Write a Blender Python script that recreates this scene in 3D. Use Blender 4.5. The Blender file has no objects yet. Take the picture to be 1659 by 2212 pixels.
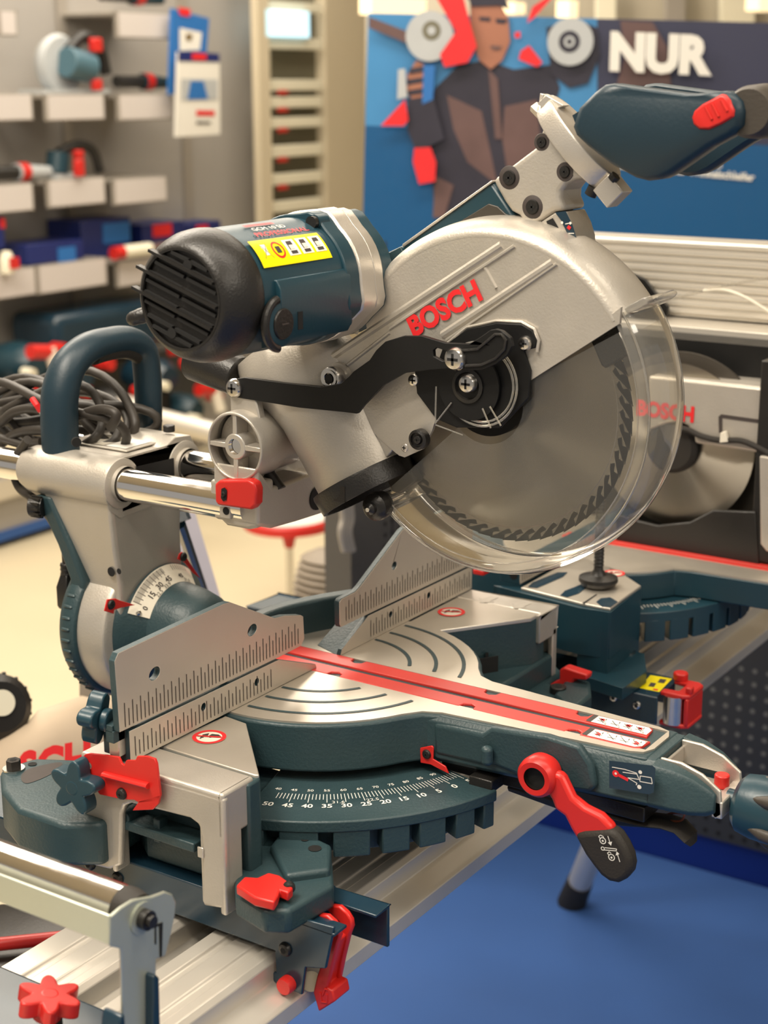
import bpy, math, random
from mathutils import Vector, Matrix
from mathutils.geometry import tessellate_polygon
random.seed(7)
C_ = bpy.context.scene.collection
sc = bpy.context.scene
S = 1.22                                  # working unit -> metres
# ---------------------------------------------------------------- camera
FPX = 3400.0
PITCH, YAW, ROLL = math.radians(15.2), math.radians(33.6), math.radians(-0.2)
CAM = Vector((-0.9893, -0.7149, 0.4609))   # working units, origin = saw table centre at the fence
_h = Vector((math.cos(YAW), math.sin(YAW), 0)); _r = Vector((math.sin(YAW), -math.cos(YAW), 0))
FW = _h*math.cos(PITCH) + Vector((0, 0, -math.sin(PITCH)))
_u = _r.cross(FW)
RT = _r*math.cos(ROLL) + _u*math.sin(ROLL); UP = -_r*math.sin(ROLL) + _u*math.cos(ROLL)
cd = bpy.data.cameras.new('camera'); cam = bpy.data.objects.new('camera', cd); C_.objects.link(cam)
cam.matrix_world = Matrix.Translation(CAM*S) @ Matrix((RT, UP, -FW)).transposed().to_4x4()
cd.sensor_fit = 'VERTICAL'; cd.sensor_height = 36; cd.sensor_width = 27
cd.lens = 36*FPX/2212; cd.clip_start = .02; cd.clip_end = 60
cd.dof.use_dof = True; cd.dof.focus_distance = 1.17*S; cd.dof.aperture_fstop = 6.5
sc.camera = cam
sc.view_settings.view_transform = 'Standard'; sc.view_settings.look = 'None'
sc.view_settings.gamma = 1; sc.view_settings.exposure = 0.26; sc.view_settings.use_curve_mapping = False
# ---------------------------------------------------------------- world and lamps
w = bpy.data.worlds.new('shop_ambient'); sc.world = w; w.use_nodes = True
w.node_tree.nodes['Background'].inputs[0].default_value = (1.0, .93, .84, 1)
w.node_tree.nodes['Background'].inputs[1].default_value = 0.30
FLOOR = -.78
CEIL = 1.55
def lamp(name, loc, size, power, col=(1, .90, .76), rot=(0, 0, 0)):
    d = bpy.data.lights.new(name, 'AREA'); d.shape = 'RECTANGLE'; d.size = size[0]*S; d.size_y = size[1]*S
    d.energy = power; d.color = col
    o = bpy.data.objects.new(name, d); C_.objects.link(o); o.location = Vector(loc)*S; o.rotation_euler = rot
    return o
lamp('ceiling_light', (-1.15, -.25, CEIL), (.14, .9), 26, rot=(0, 0, .3))
lamp('ceiling_light', (-.85, .30, CEIL), (.12, .6), 30, rot=(0, 0, .3))
lamp('ceiling_light', (-1.85, -.1, CEIL), (.12, .7), 30, rot=(0, .5, .3))
lamp('ceiling_light', (-.2, -.3, CEIL), (.25, 2.0), 24, rot=(0, 0, .5))
lamp('ceiling_light', (.9, .9, CEIL), (.25, 2.2), 32, rot=(0, 0, .5))
lamp('ceiling_light', (-.6, -2.2, CEIL), (2.0, .3), 46)
lamp('ceiling_light', (2.6, 2.4, CEIL), (1.8, 1.8), 84)
lamp('ceiling_light', (.6, 1.7, CEIL), (1.8, .8), 62)

# ---------------------------------------------------------------- rays: a photo pixel met with a plane of the saw's own axes
def _ray(px, py): return FW + RT*((px-829.5)/FPX) - UP*((py-1106)/FPX)
def P(px, py, X=None, Y=None, Z=None):
    d = _ray(px, py)
    i, v = (0, X) if X is not None else (1, Y) if Y is not None else (2, Z)
    return CAM + d*((v-CAM[i])/d[i])
def D(px, py, dist): return CAM + _ray(px, py)*dist
def PV(px, py, o, n):                    # met with an arbitrary plane
    d = _ray(px, py); return CAM + d*((Vector(o)-CAM).dot(n)/d.dot(n))
def TX(pts, x): return [P(a, b, X=x) for a, b in pts]
def TY(pts, y): return [P(a, b, Y=y) for a, b in pts]
def TZ(pts, z): return [P(a, b, Z=z) for a, b in pts]

# ---------------------------------------------------------------- materials
def mat(name, col, metal=0., rough=.5, noise=0., nscale=60., bump=0., spec=.5, coat=0., aniso=0., emis=0.):
    m = bpy.data.materials.new(name); m.use_nodes = True; nt = m.node_tree; b = nt.nodes['Principled BSDF']
    b.inputs['Base Color'].default_value = (*col, 1); b.inputs['Metallic'].default_value = metal
    b.inputs['Roughness'].default_value = rough; b.inputs['Specular IOR Level'].default_value = spec
    b.inputs['Coat Weight'].default_value = coat
    tc = nt.nodes.new('ShaderNodeTexCoord'); n = nt.nodes.new('ShaderNodeTexNoise')
    n.inputs['Scale'].default_value = nscale; n.inputs['Detail'].default_value = 3
    nt.links.new(tc.outputs['Object'], n.inputs['Vector'])
    if noise:
        r = nt.nodes.new('ShaderNodeMapRange'); r.inputs['To Min'].default_value = 1-noise; r.inputs['To Max'].default_value = 1+noise
        nt.links.new(n.outputs['Fac'], r.inputs['Value'])
        mx = nt.nodes.new('ShaderNodeVectorMath'); mx.operation = 'SCALE'; mx.inputs[0].default_value = col
        nt.links.new(r.outputs[0], mx.inputs['Scale']); nt.links.new(mx.outputs[0], b.inputs['Base Color'])
    rr = nt.nodes.new('ShaderNodeMapRange'); rr.inputs['To Min'].default_value = max(.02, rough-.06); rr.inputs['To Max'].default_value = min(1, rough+.06)
    nt.links.new(n.outputs['Fac'], rr.inputs['Value']); nt.links.new(rr.outputs[0], b.inputs['Roughness'])
    if bump:
        n2 = nt.nodes.new('ShaderNodeTexNoise'); n2.inputs['Scale'].default_value = nscale*12; nt.links.new(tc.outputs['Object'], n2.inputs['Vector'])
        bp = nt.nodes.new('ShaderNodeBump'); bp.inputs['Strength'].default_value = bump; bp.inputs['Distance'].default_value = .001
        nt.links.new(n2.outputs['Fac'], bp.inputs['Height']); nt.links.new(bp.outputs[0], b.inputs['Normal'])
    if aniso:
        b.inputs['Anisotropic'].default_value = aniso
        t = nt.nodes.new('ShaderNodeTangent'); t.direction_type = 'RADIAL'; t.axis = 'X'; nt.links.new(t.outputs[0], b.inputs['Tangent'])
    if emis:
        b.inputs['Emission Color'].default_value = (*col, 1); b.inputs['Emission Strength'].default_value = emis
    return m
def clear(name, tint, body=.04, bodycol=(.8, .78, .72)):
    m = bpy.data.materials.new(name); m.use_nodes = True; nt = m.node_tree; nt.nodes.clear()
    out = nt.nodes.new('ShaderNodeOutputMaterial'); tr = nt.nodes.new('ShaderNodeBsdfTransparent'); tr.inputs[0].default_value = (*tint, 1)
    gl = nt.nodes.new('ShaderNodeBsdfGlossy'); gl.inputs['Roughness'].default_value = .06; gl.inputs['Color'].default_value = (1, 1, 1, 1)
    df = nt.nodes.new('ShaderNodeBsdfDiffuse'); df.inputs['Color'].default_value = (*bodycol, 1)
    fr = nt.nodes.new('ShaderNodeFresnel'); fr.inputs['IOR'].default_value = 1.5
    a = nt.nodes.new('ShaderNodeMixShader'); a.inputs[0].default_value = body
    b = nt.nodes.new('ShaderNodeMixShader')
    nt.links.new(tr.outputs[0], a.inputs[1]); nt.links.new(df.outputs[0], a.inputs[2])
    nt.links.new(fr.outputs[0], b.inputs[0]); nt.links.new(a.outputs[0], b.inputs[1]); nt.links.new(gl.outputs[0], b.inputs[2])
    nt.links.new(b.outputs[0], out.inputs['Surface'])
    return m
M = dict(
 alu=mat('cast_silver', (.50, .465, .41), .55, .42, .05, 40, .25),
 alub=mat('cast_silver_bright', (.62, .58, .52), .7, .36, .04, 60, .15),
 mach=mat('machined_plate', (.66, .61, .53), .75, .36, .05, 25, .05),
 fence=mat('machined_fence', (.60, .54, .46), .6, .42, .04, 20, .03),
 teal=mat('petrol_paint', (.024, .050, .058), .0, .42, .10, 30, .35, .45),
 tealg=mat('petrol_gloss_sheet', (.009, .030, .050), .0, .24, .05, 20, .0, .6),
 tealm=mat('petrol_plastic', (.010, .040, .058), .0, .34, .06, 25, .1, .5),
 tealh=mat('petrol_grip', (.010, .028, .042), .0, .40, .06, 25, .15, .45),
 red=mat('red_plastic', (.56, .018, .014), .0, .36, .04, 30, .0, .5),
 redm=mat('red_insert', (.58, .040, .032), .0, .38, .04, 30, .0, .5),
 redp=mat('red_print', (.68, .018, .022), .0, .45, .02, 30),
 blk=mat('black_plastic', (.012, .011, .010), .0, .38, .15, 40, .3, .5),
 blkm=mat('black_coated_steel', (.008, .008, .008), .1, .5, .1, 40, .1, .3),
 rub=mat('black_rubber', (.022, .019, .016), .0, .62, .1, 40, .3, .35),
 cord=mat('grey_rubber_cord', (.030, .025, .020), .0, .5, .1, 60, .1, .5),
 grip=mat('soft_grip', (.045, .038, .030), .0, .45, .08, 40, .2, .5),
 steel=mat('steel', (.62, .60, .57), 1., .22, .03, 60),
 zinc=mat('zinc_plate', (.50, .53, .45), .55, .36, .05, 18),
 chrome=mat('polished_chrome', (.86, .84, .82), 1., .10, .0, 60),
 blade=mat('ground_blade_steel', (.36, .33, .28), 1., .40, .0, 2, .0, .5, 0, .95),
 dark=mat('dark_recess', (.004, .004, .004), .0, .8),
 tick=mat('engraved_mark', (.045, .035, .032), .0, .6),
 white=mat('white_print', (.74, .72, .66), .0, .5),
 cream=mat('sticker_cream', (.70, .65, .54), .0, .42),
 yel=mat('yellow_sticker', (.86, .72, .0), .0, .35),
 brass=mat('brass', (.5, .36, .14), .9, .3),
 clear=clear('clear_guard_plastic', (.93, .91, .86), .05),
 clrim=clear('clear_guard_rim', (.90, .88, .84), .16),
 clmilk=clear('clear_guard_wall', (.90, .88, .83), .14),
)
# ---------------------------------------------------------------- mesh builder
def basis(n):
    n = Vector(n).normalized(); a = Vector((0, 0, 1)) if abs(n.z) < .9 else Vector((1, 0, 0))
    u = a.cross(n).normalized(); return u, n.cross(u), n
def circ(c, r, n, seg=32, a0=0., a1=2*math.pi):
    u, v, _ = basis(n); k = seg if abs(a1-a0-2*math.pi) < 1e-6 else seg+1
    return [Vector(c)+(u*math.cos(a0+(a1-a0)*i/seg)+v*math.sin(a0+(a1-a0)*i/seg))*r for i in range(k)]
class MB:
    def __init__(s): s.v = []; s.f = []; s.mi = []; s.ms = []
    def _m(s, m):
        if m not in s.ms: s.ms.append(m)
        return s.ms.index(m)
    def face(s, pts, m):
        b = len(s.v); s.v += [Vector(p) for p in pts]; s.f.append(tuple(range(b, b+len(pts)))); s.mi.append(s._m(m)); return s
    def mesh(s, vs, fs, m):
        b = len(s.v); s.v += [Vector(p) for p in vs]; k = s._m(m)
        for f in fs: s.f.append(tuple(b+i for i in f)); s.mi.append(k)
        return s
    def prism(s, pts, vec, m, mf=None, holes=(), taper=None):   # pts = front outline, body runs along vec; mf = front material
        vec = Vector(vec); pts = [Vector(p) for p in pts]; b = len(s.v); n = len(pts)
        back = [p+vec for p in pts]
        if taper:
            c = sum(back, Vector())/n; back = [c+(p-c)*taper for p in back]
        s.v += pts+back; k = s._m(m); kf = s._m(mf or m)
        loops = [(b, n)]
        for h in holes:
            h = [Vector(q) for q in h]; hb = len(s.v); s.v += h+[q+vec for q in h]; loops.append((hb, len(h)))
        for lb, ln in loops:
            for i in range(ln):
                j = (i+1) % ln; s.f.append((lb+i, lb+j, lb+ln+j, lb+ln+i)); s.mi.append(k)
        if holes:
            polys = [pts]+[[Vector(q) for q in h] for h in holes]
            idx = []
            for lb, ln in loops: idx += [(lb+i, lb+ln+i) for i in range(ln)]
            for t in tessellate_polygon(polys):
                s.f.append(tuple(idx[q][0] for q in t)); s.mi.append(kf)
                s.f.append(tuple(idx[q][1] for q in reversed(t))); s.mi.append(k)
        else:
            s.f.append(tuple(range(b+n-1, b-1, -1))); s.mi.append(kf)
            s.f.append(tuple(range(b+n, b+2*n))); s.mi.append(k)
        return s
    def box(s, c, size, m, rot=None, mf=None):
        c = Vector(c); hx, hy, hz = [q/2 for q in size]
        q = [Vector((x, y, z)) for x, y, z in [(-hx, -hy, -hz), (hx, -hy, -hz), (hx, hy, -hz), (-hx, hy, -hz), (-hx, -hy, hz), (hx, -hy, hz), (hx, hy, hz), (-hx, hy, hz)]]
        if rot is not None: q = [rot @ p for p in q]
        return s.mesh([c+p for p in q], [(0, 3, 2, 1), (4, 5, 6, 7), (0, 1, 5, 4), (1, 2, 6, 5), (2, 3, 7, 6), (3, 0, 4, 7)], m)
    def b2(s, a, b, m): # box from corners
        a = Vector(a); b = Vector(b); return s.box((a+b)/2, [abs(q) for q in (b-a)], m)
    def lathe(s, prof, o, ax, m, seg=48, a0=0., a1=2*math.pi, ref=None):  # prof: (radius, distance along ax)
        o = Vector(o); n = Vector(ax).normalized()
        if ref is None: u, v, _ = basis(n)
        else: u = Vector(ref); v = n.cross(u)
        full = abs(a1-a0-2*math.pi) < 1e-6; k = seg if full else seg+1; b = len(s.v); mi = s._m(m) if not isinstance(m, list) else None
        for i in range(k):
            t = a0+(a1-a0)*i/seg; d = u*math.cos(t)+v*math.sin(t)
            for r, h in prof: s.v.append(o+d*r+n*h)
        L = len(prof)
        for i in range(seg):
            j = (i+1) % k
            for q in range(L-1):
                s.f.append((b+i*L+q, b+j*L+q, b+j*L+q+1, b+i*L+q+1)); s.mi.append(mi if mi is not None else s._m(m[q]))
        return s
    def cyl(s, a, b, r, m, seg=32, r2=None):
        a = Vector(a); b = Vector(b); d = b-a; L = d.length; r2 = r if r2 is None else r2
        return s.lathe([(0, 0), (r, 0), (r2, L), (0, L)], a, d, m, seg)
    def tube(s, path, r, m, seg=16, closed=False, sq=None):
        path = [Vector(p) for p in path]; n = len(path); b = len(s.v); k = s._m(m); rs = r if isinstance(r, (list, tuple)) else [r]*n
        pu = None
        for i, p in enumerate(path):
            if closed: t = (path[(i+1) % n]-path[i-1]).normalized()
            else: t = (path[min(i+1, n-1)]-path[max(i-1, 0)]).normalized()
            if pu is None: u = basis(t)[0]
            else: u = (pu-t*pu.dot(t)); u = u.normalized() if u.length > 1e-6 else basis(t)[0]
            pu = u; v = t.cross(u)
            for j in range(seg):
                a = 2*math.pi*j/seg; s.v.append(p+(u*math.cos(a)+v*math.sin(a)*(sq or 1))*rs[i])
        for i in range(n if closed else n-1):
            i2 = (i+1) % n
            for j in range(seg):
                j2 = (j+1) % seg; s.f.append((b+i*seg+j, b+i*seg+j2, b+i2*seg+j2, b+i2*seg+j)); s.mi.append(k)
        if not closed:
            s.f.append(tuple(b+j for j in reversed(range(seg)))); s.mi.append(k)
            s.f.append(tuple(b+(n-1)*seg+j for j in range(seg))); s.mi.append(k)
        return s
    def loft(s, rings, m, caps=True):
        b = len(s.v); n = len(rings[0]); k = s._m(m)
        for r in rings: s.v += [Vector(p) for p in r]
        for i in range(len(rings)-1):
            for j in range(n):
                j2 = (j+1) % n; s.f.append((b+i*n+j, b+i*n+j2, b+(i+1)*n+j2, b+(i+1)*n+j)); s.mi.append(k)
        if caps:
            s.f.append(tuple(b+j for j in reversed(range(n)))); s.mi.append(k)
            s.f.append(tuple(b+(len(rings)-1)*n+j for j in range(n))); s.mi.append(k)
        return s
    def build(s, name, parent=None, bevel=0., seg=2, smooth=True, ang=35, sub=0, **props):
        base = Vector(parent['_base']) if parent is not None and '_base' in parent else Vector((0, 0, 0))
        me = bpy.data.meshes.new(name)
        me.from_pydata([tuple((p-base)*S) for p in s.v], [], s.f)
        for m in s.ms: me.materials.append(m)
        for p, k in zip(me.polygons, s.mi): p.material_index = k
        import bmesh
        bm = bmesh.new(); bm.from_mesh(me); bmesh.ops.remove_doubles(bm, verts=bm.verts, dist=1e-6)
        bmesh.ops.recalc_face_normals(bm, faces=bm.faces); bm.to_mesh(me); bm.free()
        if smooth and len(me.polygons):
            me.polygons.foreach_set('use_smooth', [True]*len(me.polygons)); me.set_sharp_from_angle(angle=math.radians(ang))
        me.update()
        o = bpy.data.objects.new(name, me); C_.objects.link(o)
        if parent is not None: o.parent = parent
        if bevel:
            bv = o.modifiers.new('bevel', 'BEVEL'); bv.width = bevel*S; bv.segments = seg; bv.limit_method = 'ANGLE'; bv.angle_limit = math.radians(40)
            bv.harden_normals = False
        if sub:
            q = o.modifiers.new('sub', 'SUBSURF'); q.levels = sub; q.render_levels = sub
        for k, v in props.items(): o[k] = v
        if parent is not None and '_base' in parent: o['_base'] = tuple(base)
        return o
def thing(name, label, cat, loc=(0, 0, 0), group=None):
    o = bpy.data.objects.new(name, None); C_.objects.link(o); o.location = Vector(loc)*S; o.empty_display_size = .05
    o['label'] = label; o['category'] = cat; o['_base'] = tuple(loc)
    if group: o['group'] = group
    return o
def tag(o, label, cat, group=None):
    o['label'] = label; o['category'] = cat
    if group: o['group'] = group
    return o
def struct(o): o['kind'] = 'structure'; return o
_tc = {}
def text2d(t, bold=0.):
    k = (t, bold)
    if k in _tc: return _tc[k]
    cu = bpy.data.curves.new('t', 'FONT'); cu.body = t; cu.size = 1; cu.resolution_u = 3; cu.offset = bold; cu.align_x = 'CENTER'; cu.align_y = 'CENTER'
    o = bpy.data.objects.new('t', cu); C_.objects.link(o)
    dg = bpy.context.evaluated_depsgraph_get(); me = o.evaluated_get(dg).to_mesh()
    vs = [(p.co.x, p.co.y) for p in me.vertices]; fs = [tuple(p.vertices) for p in me.polygons]
    bpy.data.objects.remove(o); bpy.data.curves.remove(cu)
    if vs:
        x0 = min(p[0] for p in vs); x1 = max(p[0] for p in vs); y0 = min(p[1] for p in vs); y1 = max(p[1] for p in vs)
        vs = [((x-(x0+x1)/2)/(y1-y0), (y-(y0+y1)/2)/(y1-y0)) for x, y in vs]; wd = (x1-x0)/(y1-y0)
    else: wd = 1
    _tc[k] = (vs, fs, wd); return _tc[k]
def put_text(mb, t, o, xd, yd, h, m, bold=0., width=None, shear=0.):   # centred on o, cap height h
    vs, fs, wd = text2d(t, bold); sx = h if width is None else width/wd
    o = Vector(o); xd = Vector(xd).normalized(); yd = Vector(yd).normalized()
    mb.mesh([o+xd*((x+shear*y)*sx)+yd*(y*h) for x, y in vs], fs, m)
def bez(pts, n=8, closed=False):          # Catmull-Rom through points
    pts = [Vector(p) for p in pts]; out = []; N = len(pts)
    rng = range(N) if closed else range(N-1)
    for i in rng:
        p0 = pts[i-1] if (i > 0 or closed) else pts[0]*2-pts[1]
        p1 = pts[i]; p2 = pts[(i+1) % N]; p3 = pts[(i+2) % N] if (closed or i+2 < N) else pts[-1]*2-pts[-2]
        for k in range(n):
            t = k/n; out.append(.5*((2*p1)+(p2-p0)*t+(2*p0-5*p1+4*p2-p3)*t*t+(3*p1-p0-3*p2+p3)*t**3))
    if not closed: out.append(pts[-1])
    return out
def screw(parent, c, n, r, m=None, name='screw', h=.002, label=None, kind='cross'):
    mb = MB(); n = Vector(n).normalized(); c = Vector(c); m = m or M['steel']
    mb.lathe([(0, -.001), (r, -.001), (r, h*.3), (r*.8, h*.85), (r*.45, h), (0, h)], c, n, m, 24)
    u, v, _ = basis(n)
    if kind == 'cross':
        for d, e in ((u, v), (v, u)):
            a = d*r*.5; b = e*r*.12; t = n*(h+.0001)
            mb.face([c+t-a-b, c+t+a-b, c+t+a+b, c+t-a+b], M['dark'])
    elif kind == 'hex':
        mb.face([p+n*(h+.0001) for p in circ(c, r*.45, n, 6)], M['dark'])
    o = mb.build(name, parent)
    if label: o['label'] = label
    return o
# ================================================================ THE MITRE SAW IN FOCUS
X_, Y_, Z_ = Vector((1, 0, 0)), Vector((0, 1, 0)), Vector((0, 0, 1))
saw = thing('mitre_saw', 'large petrol and silver sliding mitre saw in focus, its head raised, on the silver stand', 'mitre saw', (0, 0, -.085))
def pol(r, deg, z):                       # deg measured from the front (-Y), positive towards the left (-X)
    a = math.radians(deg); return Vector((-r*math.sin(a), -r*math.cos(a), z))
# ---- base casting
b = MB()
def sector(b, r0, r1, d0, d1, z0, z1, m, n=24):
    a = [pol(r1, d0+(d1-d0)*i/n, z1) for i in range(n+1)]+[pol(r0, d1+(d0-d1)*i/n, z1) for i in range(n+1)]
    b.prism(a, (0, 0, z0-z1), m)
sector(b, .10, .1935, 13.5, 74, -.056, -.047, M['teal'])
d = 14.0
for wd, gap in [(3.2, 2.6), (5.2, 2.6), (6.5, 2.2), (6.3, 2.6), (8, 3.2), (8.5, 3.4), (9, 0)]:
    sector(b, .176, .1925, d, d+wd, -.076, -.055, M['teal'], 5); d += wd+gap
sector(b, .165, .178, 13.5, 74, -.078, -.055, M['teal'])
base = b.build('base', saw, bevel=.0012)
b = MB()                                   # left body under the silver table
left_top = TZ([(490, 1546), (532, 1562), (560, 1674), (345, 1610)], 0)
b.prism([p+Vector((0, 0, -.0022)) for p in [Vector((-.1315, 0, 0)), Vector((-.134, -.023, 0)), Vector((-.2015, -.088, 0)), Vector((-.215, -.088, 0)), Vector((-.217, .006, 0)), Vector((-.2, .03, 0)), Vector((-.13, .03, 0))]], (0, 0, -.081), M['teal'])
b.b2((-.175, -.06, -.084), (-.10, .12, -.05), M['teal'])
b.b2((-.20, .006, -.05), (.20, .045, -.004), M['teal'])
b.build('base_body', saw, bevel=.002)
# foot block with the red lever and bores
b = MB()
foot = [Vector(p) for p in [(-.168, -.124, -.068), (-.198, -.147, -.068), (-.243, -.142, -.068), (-.252, -.128, -.068), (-.244, -.098, -.068), (-.213, -.070, -.068), (-.150, -.062, -.068), (-.146, -.10, -.068)]]
b.prism(foot, (0, 0, -.018), M['teal'])
b.prism([Vector((-.16, -.118, -.062)), Vector((-.19, -.138, -.062)), Vector((-.214, -.118, -.062)), Vector((-.185, -.082, -.062)), Vector((-.15, -.07, -.062))], (0, 0, -.02), M['teal'])
ft = b.build('mounting_foot', saw, bevel=.003, seg=3)
b = MB()
for q, r in (((-.172, -.112, -.0615), .0048), ((-.165, -.098, -.0615), .0028)): b.face(circ(q, r, Z_, 20), M['dark'])
b.build('bore', ft)
def flatlever(name, pts, z, h, parent, m):
    b = MB(); b.prism([Vector((p.x, p.y, z)) for p in TZ(pts, z)], (0, 0, -h), m); return b.build(name, parent, bevel=.0012)
flatlever('foot_lever', [(510, 1912), (528, 1893), (556, 1895), (580, 1884), (604, 1890), (622, 1903), (633, 1917), (622, 1928), (604, 1920), (600, 1935), (592, 1948), (550, 1938)], -.058, .007, ft, M['red'])
screw(ft, P(624, 1916, Z=-.06), Vector((-.5, -.8, .1)), .0042, M['blk'], 'lever_bolt', .004, kind='hex')
# front right foot casting and T-lever
b = MB()
b.prism(TZ([(1065, 1452), (1110, 1445), (1195, 1432), (1215, 1450), (1185, 1475), (1260, 1490), (1262, 1530), (1215, 1545), (1130, 1520), (1060, 1480)], -.066), (0, 0, -.02), M['teal'])
b.prism(TZ([(1225, 1462), (1275, 1470), (1278, 1500), (1240, 1530), (1195, 1500)], -.062), (0, 0, -.024), M['teal'])
b.b2((.10, -.09, -.084), (.235, .12, -.045), M['teal'])
fr = b.build('mounting_foot', saw, bevel=.003)
b = MB(); b.prism(TX([(1208, 1447), (1218, 1442), (1268, 1458), (1266, 1470), (1240, 1468), (1228, 1492), (1212, 1494), (1186, 1487), (1188, 1478), (1208, 1470)], .215), (.012, 0, 0), M['red']); b.build('foot_lever', fr, bevel=.0015)
b = MB(); b.cyl(P(1205, 1500, Z=-.068), P(1205, 1500, Z=-.068)+Z_*.008, .0075, M['blk'], 24); b.lathe([(.0035, .0082), (0, .0082)], P(1205, 1500, Z=-.068), Z_, M['dark'], 16); b.build('foot_bolt', fr, bevel=.0008)
# rear left wing of the base
b = MB()
wing = [(-.2055, .150), (-.190, .146), (-.165, .10), (-.12, .07), (-.12, .03), (-.246, .022), (-.262, .045), (-.262, .09), (-.245, .125), (-.222, .151)]
b.prism([Vector((x, y, -.048)) for x, y in wing], (0, 0, -.034), M['teal'])
wg = b.build('base_wing', saw, bevel=.004, seg=3)
b = MB(); c = P(30, 1662, Z=-.048); b.cyl(c, c+Z_*.0015, .0085, M['steel'], 24); b.cyl(c, c+Z_*.008, .0056, M['rub'], 6); b.lathe([(.0028, .0082), (0, .0082)], c, Z_, M['dark'], 6); b.build('wing_bolt', wg)
b = MB()
sl = bez(TZ([(45, 1680), (60, 1662), (115, 1648), (135, 1650), (110, 1672), (60, 1692)], -.0477), 4, True); b.face(sl, M['tick']); b.face(circ(P(70, 1650, Z=-.0475), .0035, Z_, 16), M['dark']); b.build('wing_slot', wg)
# left silver table
b = MB()
b.prism([Vector(p) for p in [(-.1318, -.0005, 0), (-.1345, -.0225, 0), (-.2015, -.087, 0), (-.2035, -.0845, 0), (-.2012, .004, 0)]], (0, 0, -.003), M['alub'], M['mach'])
lt = b.build('side_table', saw, bevel=.0008)
# sliding silver end bracket (U shaped)
b = MB(); xs = -.2405
side = TX([(178, 1636), (483, 1727), (489, 1965), (438, 1957), (435, 1808), (428, 1782), (410, 1768), (347, 1752), (283, 1736), (268, 1741), (262, 1760), (260, 1870), (236, 1879), (181, 1865)], xs)
b.prism(side, (.006, 0, 0), M['alu'])
b.prism([Vector((xs, .045, 0)), Vector((xs, -.0855, 0)), Vector((-.2055, -.0855, 0)), Vector((-.2038, .0035, 0)), Vector((-.2038, .045, 0))], (0, 0, -.006), M['alub'])
b.b2((xs, -.0862, 0), (-.206, -.0805, -.034), M['alu'])       # front apron
b.b2((xs, -.0862, -.03), (-.2205, -.0805, -.0915), M['alu'])
b.b2((xs+.004, -.0655, -.03), (-.2205, -.0608, -.0905), M['alu'])
b.b2((xs, .0155, -.036), (-.2245, .020, -.088), M['alu'])
br = b.build('table_extension', saw, bevel=.0022, seg=3)
for yy, zz in ((-.067, -.046), (.033, -.062)): b = MB(); b.b2((xs-.0012, yy-.001, zz-.006), (xs, yy+.004, zz+.002), M['alub']); b.build('bracket_rib', br, bevel=.0006)

b = MB()                                  # guide rods of the extension under the table
for yy in (-.012, .0): pass
b.cyl((-.235, .012, -.046), (-.12, .012, -.046), .006, M['teal'], 16); b.b2((-.236, -.055, -.054), (-.215, .014, -.047), M['teal']); b.b2((-.232, -.02, -.058), (-.222, -.014, -.04), M['teal'])
b.build('extension_rail', saw, bevel=.001)
# no-hands stickers
def nohand(c, r, parent, xd=X_):
    b = MB(); c = Vector(c)+Z_*.0004
    b.face(circ(c, r, Z_, 40), M['cream'])
    ring = circ(c+Z_*.0002, r, Z_, 40); inner = circ(c+Z_*.0002, r*.76, Z_, 40)
    for i in range(40): b.face([ring[i], ring[(i+1) % 40], inner[(i+1) % 40], inner[i]], M['redp'])
    v = Z_.cross(xd); u = xd
    def q(pts, m, dz): b.face([c+u*x*r+v*y*r+Z_*dz for x, y in pts], m)
    q([(-.05, -.15), (.3, -.12), (.62, -.3), (.6, .0), (.3, .28), (.0, .12)], M['tick'], .0003)
    for k in range(4): q([(-.6+k*.16, .05+k*.05), (-.52+k*.16, .0+k*.05), (-.1+k*.1, .45), (-.18+k*.1, .5)], M['tick'], .0003)
    q([(-.62, .42), (-.54, .54), (.62, -.42), (.54, -.54)], M['redp'], .0005)
    return b.build('warning_sticker', parent)
nohand(P(452, 1593, Z=0), .0125, lt, Vector((.9, -.44, 0)).normalized())
# ---- right silver table
b = MB()
Rt = [(.1265, -.0003), (.1185, -.0335), (.1958, -.0868), (.2185, -.0868), (.2185, -.0003)]
b.prism([Vector((x, y, -.003)) for x, y in Rt], (0, 0, -.081), M['teal'])
b.face([p+Vector((0, -.0003, 0)) for p in TY([(1048, 1410), (1110, 1400), (1113, 1406), (1113, 1460), (1056, 1470), (1050, 1462)], -.062)], M['dark'])
b.prism([Vector((.135, -.05, -.03)), Vector((.165, -.0695, -.03)), Vector((.165, -.0695, -.066)), Vector((.135, -.05, -.066))], (-.0004, -.0005, 0), M['dark'])
rb = b.build('base_body', saw, bevel=.002)
b = MB()
b.prism([Vector((x, y, 0)) for x, y in [(.1265, -.0003), (.1185, -.0335), (.194, -.0862), (.2085, -.0862), (.2085, -.0003)]], (0, 0, -.004), M['alub'], M['mach'])
rt_ = b.build('side_table', saw, bevel=.0008)
b = MB()
b.prism([Vector((x, y, 0)) for x, y in [(.2095, -.0003), (.2095, -.0862), (.203, -.088), (.203, -.0905), (.2365, -.0905), (.2365, .045), (.2095, .045)]], (0, 0, -.006), M['alub'])
b.b2((.203, -.0905, 0), (.2365, -.0855, -.027), M['alu']); b.b2((.229, -.0905, -.02), (.2365, -.0855, -.082), M['alu'])
b.b2((.2335, -.0905, 0), (.2365, .03, -.03), M['alu']); b.b2((.2335, -.0905, -.02), (.2365, -.07, -.082), M['alu'])
ext = b.build('table_extension', saw, bevel=.0018)
b = MB()
for (x, y) in ((.2175, -.028), (.2195, -.062)):
    for sgn in (1,):
        a = [(-.012, .001), (.0, .008), (-.001, .004), (.011, .002), (.010, -.005), (-.002, -.003), (-.003, -.007)]
        b.face([Vector((x+p, y+q*1.2, .0003)) for p, q in a], M['alu'])
b.build('cast_arrow', ext)
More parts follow.
